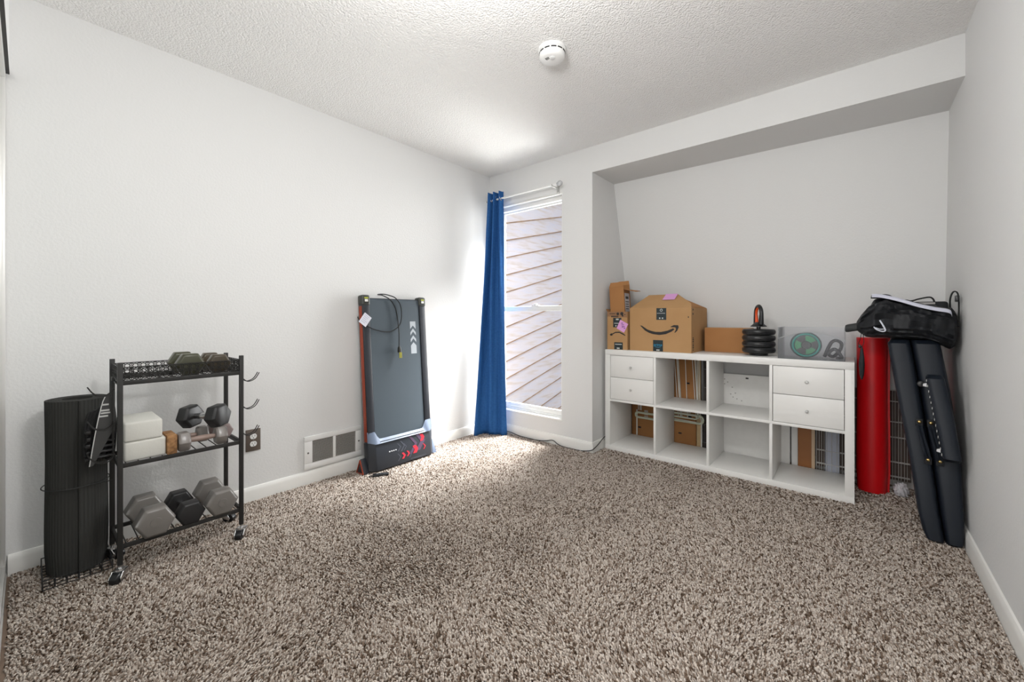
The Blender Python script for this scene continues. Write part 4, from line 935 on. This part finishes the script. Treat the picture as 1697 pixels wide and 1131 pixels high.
# kettlebell with stacked plates
kb = thing('adjustable_kettlebell', 'black adjustable kettlebell with four stacked plates and orange-lined handle', 'kettlebell', (2.067, 0.322, ZT))
kr = 0.092
MB().lathe([(0.050, 0.0), (0.052, 0.004), (0.052, 0.012), (0.046, 0.018)], 28).build('foot', BLACKRUB, kb, smooth=True)
for k in range(4):
    z = 0.016 + 0.0385 * k
    MB().lathe([(kr - 0.03, z), (kr - 0.006, z + 0.002), (kr, z + 0.010), (kr + 0.002, z + 0.019), (kr, z + 0.028), (kr - 0.006, z + 0.036), (kr - 0.03, z + 0.038)], 40).build('plate', BLACKRUB, kb, smooth=True)
MB().lathe([(0.012, 0.168), (0.012, 0.186)], 16).build('post', BLACKRUB, kb, smooth=True)
MB().lathe([(0.046, 0.184), (0.046, 0.188), (0.030, 0.202), (0.020, 0.212), (0.0, 0.215)], 28).build('bell_base', BLACKRUB, kb, smooth=True)
ex, ey = 0.50, -0.866
def loopz(k, rx, z0, z1):
    a = PI * k / 16; return (rx * math.cos(a) * ex, rx * math.cos(a) * ey, z0 + (z1 - z0) * math.sin(a))
lpp = [(0.036 * ex, 0.036 * ey, 0.200)] + [(x * 1.0, y * 1.0, z) for x, y, z in [loopz(k, 0.044, 0.262, 0.316) for k in range(17)]] + [(-0.036 * ex, -0.036 * ey, 0.200)]
MB().tube(lpp, [0.016] + [0.0115] * 17 + [0.016], 14).build('handle', BLACKRUB, kb, smooth=True)
lpi = [(0.030 * ex, 0.030 * ey, 0.206)] + [loopz(k, 0.0365, 0.260, 0.3075) for k in range(17)] + [(-0.030 * ex, -0.030 * ey, 0.206)]
MB().tube(lpi, [0.012] + [0.0075] * 17 + [0.012], 12).build('handle_lining', mat('orange_grip', rgb(232, 84, 26), 0.45), kb, smooth=True)

# clear bin holding an exercise wheel
bn = thing('clear_bin', 'clear plastic open bin with curved front on the right shelf end', 'bin', (2.345, 0.166, ZT))
bw, bdp, bht = 0.155, 0.30, 0.184; tk = 0.003
MB().box(-bw, bw, 0, bdp, 0, tk).build('bottom', CLEAR_PLASTIC, bn)
for sgn in (-1, 1):
    MB().box(sgn * bw - (tk if sgn > 0 else 0), sgn * bw + (0 if sgn > 0 else tk), tk, bdp - tk, tk, bht).build('side_wall', CLEAR_PLASTIC, bn)
MB().box(-bw, bw, bdp - tk, bdp, tk, bht).build('back_wall', CLEAR_PLASTIC, bn)
fp = [(-bw, 0), (bw, 0), (bw, 0.118)] + [(bw - 2 * bw * k / 16, 0.118 + 0.040 * math.sin(PI * k / 16)) for k in range(1, 16)] + [(-bw, 0.118)]
MB().prism(fp, 'y', 0, tk).build('front_wall', CLEAR_PLASTIC, bn)
MB().tube([(bw - 2 * bw * k / 16, 0.0015, 0.118 + 0.040 * math.sin(PI * k / 16)) for k in range(17)], 0.0026, 6).build('front_rim', glass('rim_plastic', (0.9, 0.92, 0.94), 0.4, 0.5, (0.9, 0.91, 0.92)), bn, smooth=True)
for sgn in (-1, 1): MB().tube([(sgn * (bw - .0015), 0.0, 0.118), (sgn * (bw - .0015), 0.0, bht), (sgn * (bw - .0015), bdp, bht)], 0.002, 6).build('side_rim', glass('rim_plastic2', (0.9, 0.92, 0.94), 0.4, 0.4, (0.9, 0.91, 0.92)), bn, smooth=True)
aw_ = thing('ab_roller', 'teal and black exercise wheel inside the clear bin', 'exercise wheel', (2.318, 0.262, ZT + 0.0805), (0, 0, R(8)))
MB().lathe([(0.058, -0.022), (0.070, -0.020), (0.0765, -0.010), (0.0765, 0.010), (0.070, 0.020), (0.058, 0.022), (0.056, 0.0)], 36, axis='y', ring=True).build('tyre', mat('teal_dark_tyre', rgb(30, 62, 66), 0.5), aw_, smooth=True)
MB().tube([(0.064 * math.cos(2 * PI * k / 32), -0.021, 0.064 * math.sin(2 * PI * k / 32)) for k in range(32)], 0.005, 6, closed=True).build('rim', mat('teal_rim', rgb(40, 160, 146), 0.4), aw_, smooth=True)
for k in range(3):
    a0 = R(30 + 120 * k); a1 = a0 + R(62); pts = [(0.054 * math.cos(a0 + (a1 - a0) * q / 6), 0.054 * math.sin(a0 + (a1 - a0) * q / 6)) for q in range(7)] + [(0.024 * math.cos(a1 - (a1 - a0) * q / 6), 0.024 * math.sin(a1 - (a1 - a0) * q / 6)) for q in range(7)]
    MB().prism(pts, 'y', -0.018, 0.010).build('spoke_panel', mat('green_panel', rgb(48, 150, 96), 0.45), aw_)
MB().lathe([(0.055, -0.006), (0.055, 0.006)], 30, axis='y').build('web', BLACKRUB, aw_, smooth=True)
MB().lathe([(0.022, -0.045), (0.024, -0.040), (0.024, 0.040), (0.0, 0.041)], 20, axis='y').build('hub', BLACKRUB, aw_, smooth=True)
st_ = tag(MB().tube(spline([(0.0, 0.03, 0.010), (0.03, 0.0, 0.09), (0.055, -0.03, 0.108), (0.078, -0.02, 0.090), (0.070, 0.01, 0.050), (0.04, 0.03, 0.012), (0.02, -0.01, 0.030), (0.05, -0.05, 0.06), (0.08, -0.05, 0.014), (0.06, -0.075, 0.012)], 6), 0.009, 8).build('exercise_strap', mat('dark_strap', rgb(44, 42, 48), 0.6), smooth=True), 'dark padded strap coiled beside the wheel in the clear bin', 'exercise strap')
st_.location = (2.405, 0.275, ZT + 0.0035)

# ------------------------------------------------------------------ red foam roll
rr_ = thing('red_foam_mat', 'tall bright red rolled foam mat standing between shelf and massage table', 'mat', (2.620, 0.468, 0.0))
spiral(0.018, 0.0765, 5.0, 0.0112, 0.0, 0.895, 200).build('rolled_sheet', RED, rr_, smooth=True)

# ------------------------------------------------------------------ folded massage table
mt = thing('folded_massage_table', 'folded black padded massage table leaning in the right corner', 'massage table', (2.84, 0.05, 0))
LV = [(0.004, 2.800, 2.846, 2.892, -0.098), (0.018, 2.784, 2.845, 2.902, -0.112), (0.05, 2.772, 2.842, 2.907, -0.108), (0.13, 2.757, 2.832, 2.908, -0.098), (0.36, 2.732, 2.810, 2.904, -0.058),
      (0.52, 2.710, 2.793, 2.893, -0.022), (0.68, 2.688, 2.776, 2.878, 0.012), (0.84, 2.668, 2.756, 2.858, 0.045), (0.885, 2.664, 2.750, 2.852, 0.052), (0.902, 2.676, 2.748, 2.840, 0.066)]
def half(side):
    m = MB(); n = 44
    for i, (z, xl, xs, xr, yf) in enumerate(LV):
        xa, xb = (xl, xs - 0.0015) if side < 0 else (xs + 0.0015, xr)
        k0 = 0.97 if i in (0, len(LV) - 1) else 1.0
        for k in range(n):
            a = 2 * PI * k / n; c_, s_ = math.cos(a), math.sin(a)
            px = math.copysign(abs(c_) ** 0.34, c_); py = math.copysign(abs(s_) ** 0.28, s_)
            dy = (py + 1) / 2 * 0.30
            x = (xa + xb) / 2 + (xb - xa) / 2 * px * k0; x = x + 0.075 * dy * (1 if side < 0 else 0.4)
            if side < 0: x = min(x, xs + 0.0 + 0.05 * dy)
            m.v.append((min(x, 2.911) - 2.84, yf + dy + (0.006 if i in (0, len(LV) - 1) else 0) - 0.05, z))
    for i in range(len(LV) - 1):
        for k in range(n): m.f.append((i * n + k, i * n + (k + 1) % n, (i + 1) * n + (k + 1) % n, (i + 1) * n + k))
    m.f += [tuple(range(n - 1, -1, -1)), tuple((len(LV) - 1) * n + k for k in range(n))]
    return m
for s in (-1, 1): half(s).build('padded_half', LEATHER, mt, smooth=True)
# carry handles with brass studs
for (xa, xb) in ((2.770, 2.795), (2.808, 2.833)):
    m = MB()
    for o_ in (-0.006, 0.006):
        m.tube(spline([(xa + o_ - 2.84, -0.028 - 0.05, 0.515), (xa + o_ + 0.006 - 2.84, -0.050 - 0.05, 0.47), (xb + o_ - 0.006 - 2.84, -0.074 - 0.05, 0.40), (xb + o_ - 2.84, -0.068 - 0.05, 0.365)], 5), 0.0055, 6)
    hd = m.build('carry_handle', LEATHER, mt, smooth=True)
    for x, y, z in ((xa, -0.036, 0.522), (xb, -0.072, 0.360)):
        MB().box(x - 0.013 - 2.84, x + 0.013 - 2.84, y + 0.002 - 0.05, y + 0.012 - 0.05, z - 0.018, z + 0.018).build('handle_tab', NYLON, hd, bevel=0.003)
        MB().lathe([(0.008, 0.004), (0.008, 0.0), (0.005, -0.004), (0.0, -0.005)], 14, axis='y', c=(x - 2.84, y - 0.05, z + 0.004)).build('stud', BRASS, hd, smooth=True)
# face cushion strapped to the front
m = MB(); n = 24; lv = [(0.385, 2.838, 2.886, -0.130), (0.40, 2.832, 2.890, -0.134), (0.57, 2.810, 2.872, -0.098), (0.735, 2.788, 2.848, -0.058), (0.750, 2.794, 2.842, -0.050)]
for i, (z, xa, xb, yc) in enumerate(lv):
    q = 0.4 if i in (0, 4) else 1
    for k in range(n):
        a = 2 * PI * k / n; c_, s_ = math.cos(a), math.sin(a)
        m.v.append(((xa + xb) / 2 + (xb - xa) / 2 * math.copysign(abs(c_) ** .6, c_) - 2.84, yc + 0.026 * q * math.copysign(abs(s_) ** .6, s_) - 0.05, z))
for i in range(4):
    for k in range(n): m.f.append((i * n + k, i * n + (k + 1) % n, (i + 1) * n + (k + 1) % n, (i + 1) * n + k))
m.f += [tuple(range(n - 1, -1, -1)), tuple(4 * n + k for k in range(n))]
cush = m.build('face_cushion', LEATHER, mt, smooth=True)
STW = mat('white_stitch', rgb(186, 186, 184), 0.6)
for k in range(14):
    t_ = k / 13; z = 0.41 + 0.31 * t_; x = 2.829 + (2.790 - 2.829) * t_; y = -0.136 + (-0.058 + 0.136) * t_
    MB().box(x - 0.0015 - 2.84, x + 0.0006 - 2.84, y - 0.016 - 0.05, y - 0.012 - 0.05, z, z + 0.010).build('stitch', STW, cush)
for z, x, y in ((0.43, 2.826, -0.130), (0.705, 2.790, -0.062)):
    MB().prism([(x - 0.012 - 2.84, z - 0.006), (x - 2.84, z - 0.009), (x - 2.84, z + 0.008), (x - 0.011 - 2.84, z + 0.004)], 'y', y - 0.012 - 0.05, y - 0.008 - 0.05).build('hook_patch', mat('patch_white', rgb(220, 220, 222), 0.7), cush)
MB().lathe([(0.014, 0.012), (0.015, 0.0), (0.012, -0.005), (0, -0.006)], 16, axis='y', c=(2.778 - 2.84, -0.004 - 0.05, 0.700)).build('socket', BLACKRUB, mt, smooth=True)
# crumpled white cloth by the roll
m = MB(); random.seed(5)
cl2 = thing('white_cloth', 'small crumpled white cloth on the carpet behind the red mat', 'cloth', (2.742, 0.47, 0.002))
bm = bmesh.new(); bmesh.ops.create_icosphere(bm, subdivisions=4, radius=0.04)
for v in bm.verts:
    p = v.co.normalized(); d_ = 1 + 0.22 * math.sin(9 * p.x + 3 * p.z) * math.sin(8 * p.y + 2) + 0.12 * math.sin(19 * p.z + 7 * p.x)
    v.co = Vector((p.x * 0.030 * d_, p.y * 0.040 * d_, max(0, 0.034 + p.z * 0.038 * d_)))
me = bpy.data.meshes.new('crumpled_fabric'); bm.to_mesh(me); bm.free()
for f in me.polygons: f.use_smooth = True
me.materials.append(mat('white_fabric', rgb(206, 204, 208), 0.85)); oo = bpy.data.objects.new('crumpled_fabric', me); col.objects.link(oo); oo.parent = cl2

# ------------------------------------------------------------------ bag heaped on top
bgx, bgy, bgz = 2.74, 0.16, 0.906
bag = thing('gym_bag', 'black nylon gym bag with white piping heaped on the massage table', 'bag', (bgx, bgy, bgz))
XS = [2.545, 2.560, 2.585, 2.615, 2.66, 2.72, 2.80, 2.85, 2.885, 2.903, 2.910]
TOP = [0.985, 1.012, 1.052, 1.092, 1.104, 1.090, 1.070, 1.056, 1.056, 1.040, 1.00]
BOT = [0.948, 0.932, 0.912, 0.908, 0.908, 0.908, 0.908, 0.886, 0.862, 0.876, 0.94]
FR = [0.10, 0.06, 0.03, 0.015, 0.005, 0.0, 0.0, 0.0, 0.02, 0.05, 0.10]
def body():
    m = MB(); nu, n = 70, 48
    for i in range(nu + 1):
        x = XS[0] + (XS[-1] - XS[0]) * i / nu
        tp, bt, fr_ = np.interp(x, XS, TOP), np.interp(x, XS, BOT), np.interp(x, XS, FR)
        if 2.60 < x < 2.84: tp += 0.004 * math.sin(x * 60)
        e = 1.0 if 0 < i < nu else 0.5
        zc, hz = (tp + bt) / 2, (tp - bt) / 2; y0, y1 = fr_, 0.285 - fr_ * 0.4; yc, hy_ = (y0 + y1) / 2, (y1 - y0) / 2
        for k in range(n):
            a = 2 * PI * k / n; c_, s_ = math.cos(a), math.sin(a)
            py = math.copysign(abs(c_) ** 0.62, c_); pz = math.copysign(abs(s_) ** 0.62, s_)
            w_ = 0.007 * math.sin(38 * x + 5 * a + 2 * math.sin(24 * x)) + 0.005 * abs(math.sin(61 * x - 7 * a + 1.3 * math.sin(3 * a))) + 0.006 * math.sin(22 * x * (1 + 0.3 * math.sin(a)) - 3 * a)
            w_ *= (1.0 if 3 < i < nu - 3 else 0.3) * (1.5 if c_ < 0 else 0.8)
            y = yc + (hy_ * e + w_) * py; z = zc + (hz * e + (w_ * 0.6 if s_ > 0 else 0)) * pz
            m.v.append((x - bgx, y - bgy, z - bgz))
    for i in range(nu):
        for k in range(n): m.f.append((i * n + k, i * n + (k + 1) % n, (i + 1) * n + (k + 1) % n, (i + 1) * n + k))
    m.f += [tuple(range(n - 1, -1, -1)), tuple(nu * n + k for k in range(n))]
    return m
body().build('bag_body', NYLON, bag, smooth=True)
# folded lid flap with piping
lid = MB(); nl = 24; ln = 8
PIPE = spline([(2.606, 0.050, 1.122), (2.640, 0.020, 1.118), (2.70, 0.0, 1.098), (2.76, -0.008, 1.072), (2.82, -0.010, 1.052), (2.868, -0.008, 1.040), (2.878, 0.0, 1.024)], 4)
nl = len(PIPE) - 1
for i, p in enumerate(PIPE):
    for j in range(ln + 1):
        t_ = j / ln; lid.v.append((p.x - bgx, p.y + t_ * (0.20 - p.y) - bgy, p.z + (1.108 - p.z) * t_ * 0.3 + 0.008 * math.sin(PI * t_) - bgz))
for i in range(nl):
    for j in range(ln): a = i * (ln + 1) + j; lid.f.append((a, a + 1, a + ln + 2, a + ln + 1))
lo_d = lid.build('lid_flap', NYLON, bag, smooth=True); sd_ = lo_d.modifiers.new('thickness', 'SOLIDIFY'); sd_.thickness = 0.004
pw = MB()
for i, p in enumerate(PIPE): pw.v += [(p.x - bgx, p.y - 0.004 - bgy, p.z + 0.004 - bgz), (p.x - bgx, p.y + 0.004 - bgy, p.z + 0.010 - bgz), (p.x - bgx, p.y - 0.006 - bgy, p.z - 0.007 - bgz), (p.x - bgx, p.y - 0.002 - bgy, p.z - 0.008 - bgz)]
for i in range(nl):
    a = i * 4; pw.f += [(a, a + 1, a + 5, a + 4), (a + 2, a, a + 4, a + 6), (a + 3, a + 2, a + 6, a + 7), (a + 1, a + 3, a + 7, a + 5)]
pw.f += [(0, 2, 3, 1), (nl * 4, nl * 4 + 1, nl * 4 + 3, nl * 4 + 2)]
pwo = pw.build('white_piping', mat('white_piping', rgb(206, 208, 222), 0.6), bag, smooth=True); pwo['label'] = 'white piping'
WL = mat('white_logo', rgb(212, 216, 226), 0.6)
MB().tube(spline([(2.612 - bgx, -0.004 - bgy, 0.966 - bgz), (2.624 - bgx, -0.008 - bgy, 0.952 - bgz), (2.644 - bgx, -0.009 - bgy, 0.944 - bgz), (2.654 - bgx, -0.009 - bgy, 0.950 - bgz), (2.646 - bgx, -0.009 - bgy, 0.974 - bgz), (2.634 - bgx, -0.008 - bgy, 0.999 - bgz)], 5), [0.0028] * 10 + [0.0034] * 16, 6).build('printed_logo', WL, bag, smooth=True)
MB().tube(spline([(2.618 - bgx, -0.005 - bgy, 0.962 - bgz), (2.634 - bgx, -0.010 - bgy, 0.955 - bgz), (2.650 - bgx, -0.010 - bgy, 0.956 - bgz)], 5), 0.0022, 6).build('printed_logo', WL, bag, smooth=True)
# padded handle sticking out to the left
m = MB(); n = 16
for i, (x, r0) in enumerate(((2.500, 0.6), (2.503, 0.9), (2.512, 1.0), (2.56, 1.0), (2.60, 0.9))):
    for k in range(n):
        a = 2 * PI * k / n; c_, s_ = math.cos(a), math.sin(a)
        m.v.append((x - bgx, 0.13 + 0.030 * r0 * math.copysign(abs(c_) ** .6, c_) - bgy, 0.953 + 0.20 * (x - 2.5) + 0.021 * r0 * math.copysign(abs(s_) ** .6, s_) - bgz))
for i in range(4):
    for k in range(n): m.f.append((i * n + k, i * n + (k + 1) % n, (i + 1) * n + (k + 1) % n, (i + 1) * n + k))
m.f += [tuple(range(n - 1, -1, -1)), tuple(4 * n + k for k in range(n))]
m.build('padded_handle', mat('charcoal_pad', rgb(50, 52, 52), 0.7), bag, smooth=True)
# drawstring and toggle pouch
MB().tube(spline([(2.568 - bgx, 0.085 - bgy, 0.938 - bgz), (2.562 - bgx, 0.070 - bgy, 0.90 - bgz), (2.556 - bgx, 0.072 - bgy, 0.875 - bgz), (2.566 - bgx, 0.07 - bgy, 0.862 - bgz), (2.576 - bgx, 0.075 - bgy, 0.885 - bgz), (2.572 - bgx, 0.085 - bgy, 0.935 - bgz)], 6), 0.0016, 6).build('drawstring', STRAP, bag, smooth=True)
MB().lathe([(0.002, -0.043), (0.006, -0.06), (0.010, -0.10), (0.012, -0.14), (0.009, -0.19), (0.003, -0.215)], 10, c=(2.568 - bgx, 0.072 - bgy, 0.0)).build('hanging_tassel', NYLON, bag, smooth=True)
MB().lathe([(0.004, 0.0), (0.006, -0.006), (0.006, -0.014), (0.003, -0.018)], 10, c=(2.560 - bgx, 0.070 - bgy, 0.872 - bgz)).build('toggle', BLACKRUB, bag, smooth=True)
MB().tube(spline([(2.885 - bgx, 0.10 - bgy, 1.05 - bgz), (2.884 - bgx, 0.09 - bgy, 1.10 - bgz), (2.893 - bgx, 0.085 - bgy, 1.132 - bgz), (2.906 - bgx, 0.085 - bgy, 1.128 - bgz), (2.910 - bgx, 0.08 - bgy, 1.09 - bgz), (2.909 - bgx, 0.07 - bgy, 1.03 - bgz), (2.905 - bgx, 0.05 - bgy, 0.97 - bgz)], 6), 0.0035, 6).build('strap_loop', STRAP, bag, smooth=True)
MB().box(2.897 - bgx, 2.911 - bgx, 0.062 - bgy, 0.085 - bgy, 1.085 - bgz, 1.115 - bgz).build('strap_buckle', BLACKRUB, bag, bevel=0.003)
MB().tube(spline([(2.63 - bgx, 0.09 - bgy, 1.118 - bgz), (2.65 - bgx, 0.10 - bgy, 1.128 - bgz), (2.675 - bgx, 0.11 - bgy, 1.124 - bgz), (2.69 - bgx, 0.12 - bgy, 1.108 - bgz)], 6), 0.0035, 6).build('top_strap', STRAP, bag, smooth=True)
# flat zipped case behind the bag
fc = thing('zip_case', 'flat black zipped case lying behind the gym bag', 'case', (2.80, 0.385, 0.906))
MB().box(-0.105, 0.108, -0.060, 0.060, 0.0, 0.190).build('shell', NYLON, fc, bevel=0.012, seg=3)
MB().box(-0.100, 0.06, -0.0615, -0.055, 0.176, 0.186).build('zip_tape', mat('pale_zip', rgb(176, 172, 170), 0.5), fc)
MB().tube(spline([(-0.10, -0.03, 0.190), (-0.098, -0.032, 0.200), (-0.03, -0.03, 0.196), (0.0, -0.03, 0.205), (0.04, -0.03, 0.214), (0.055, -0.03, 0.205), (0.06, -0.03, 0.190)], 6), 0.004, 6).build('carry_strap', STRAP, fc, smooth=True)

for o_ in (bb, sb2, tb, lo): o_['group'] = 'cardboard boxes on the shelf top'
for o_ in (pn, nt2): o_['group'] = 'pink sticky notes on the cartons'
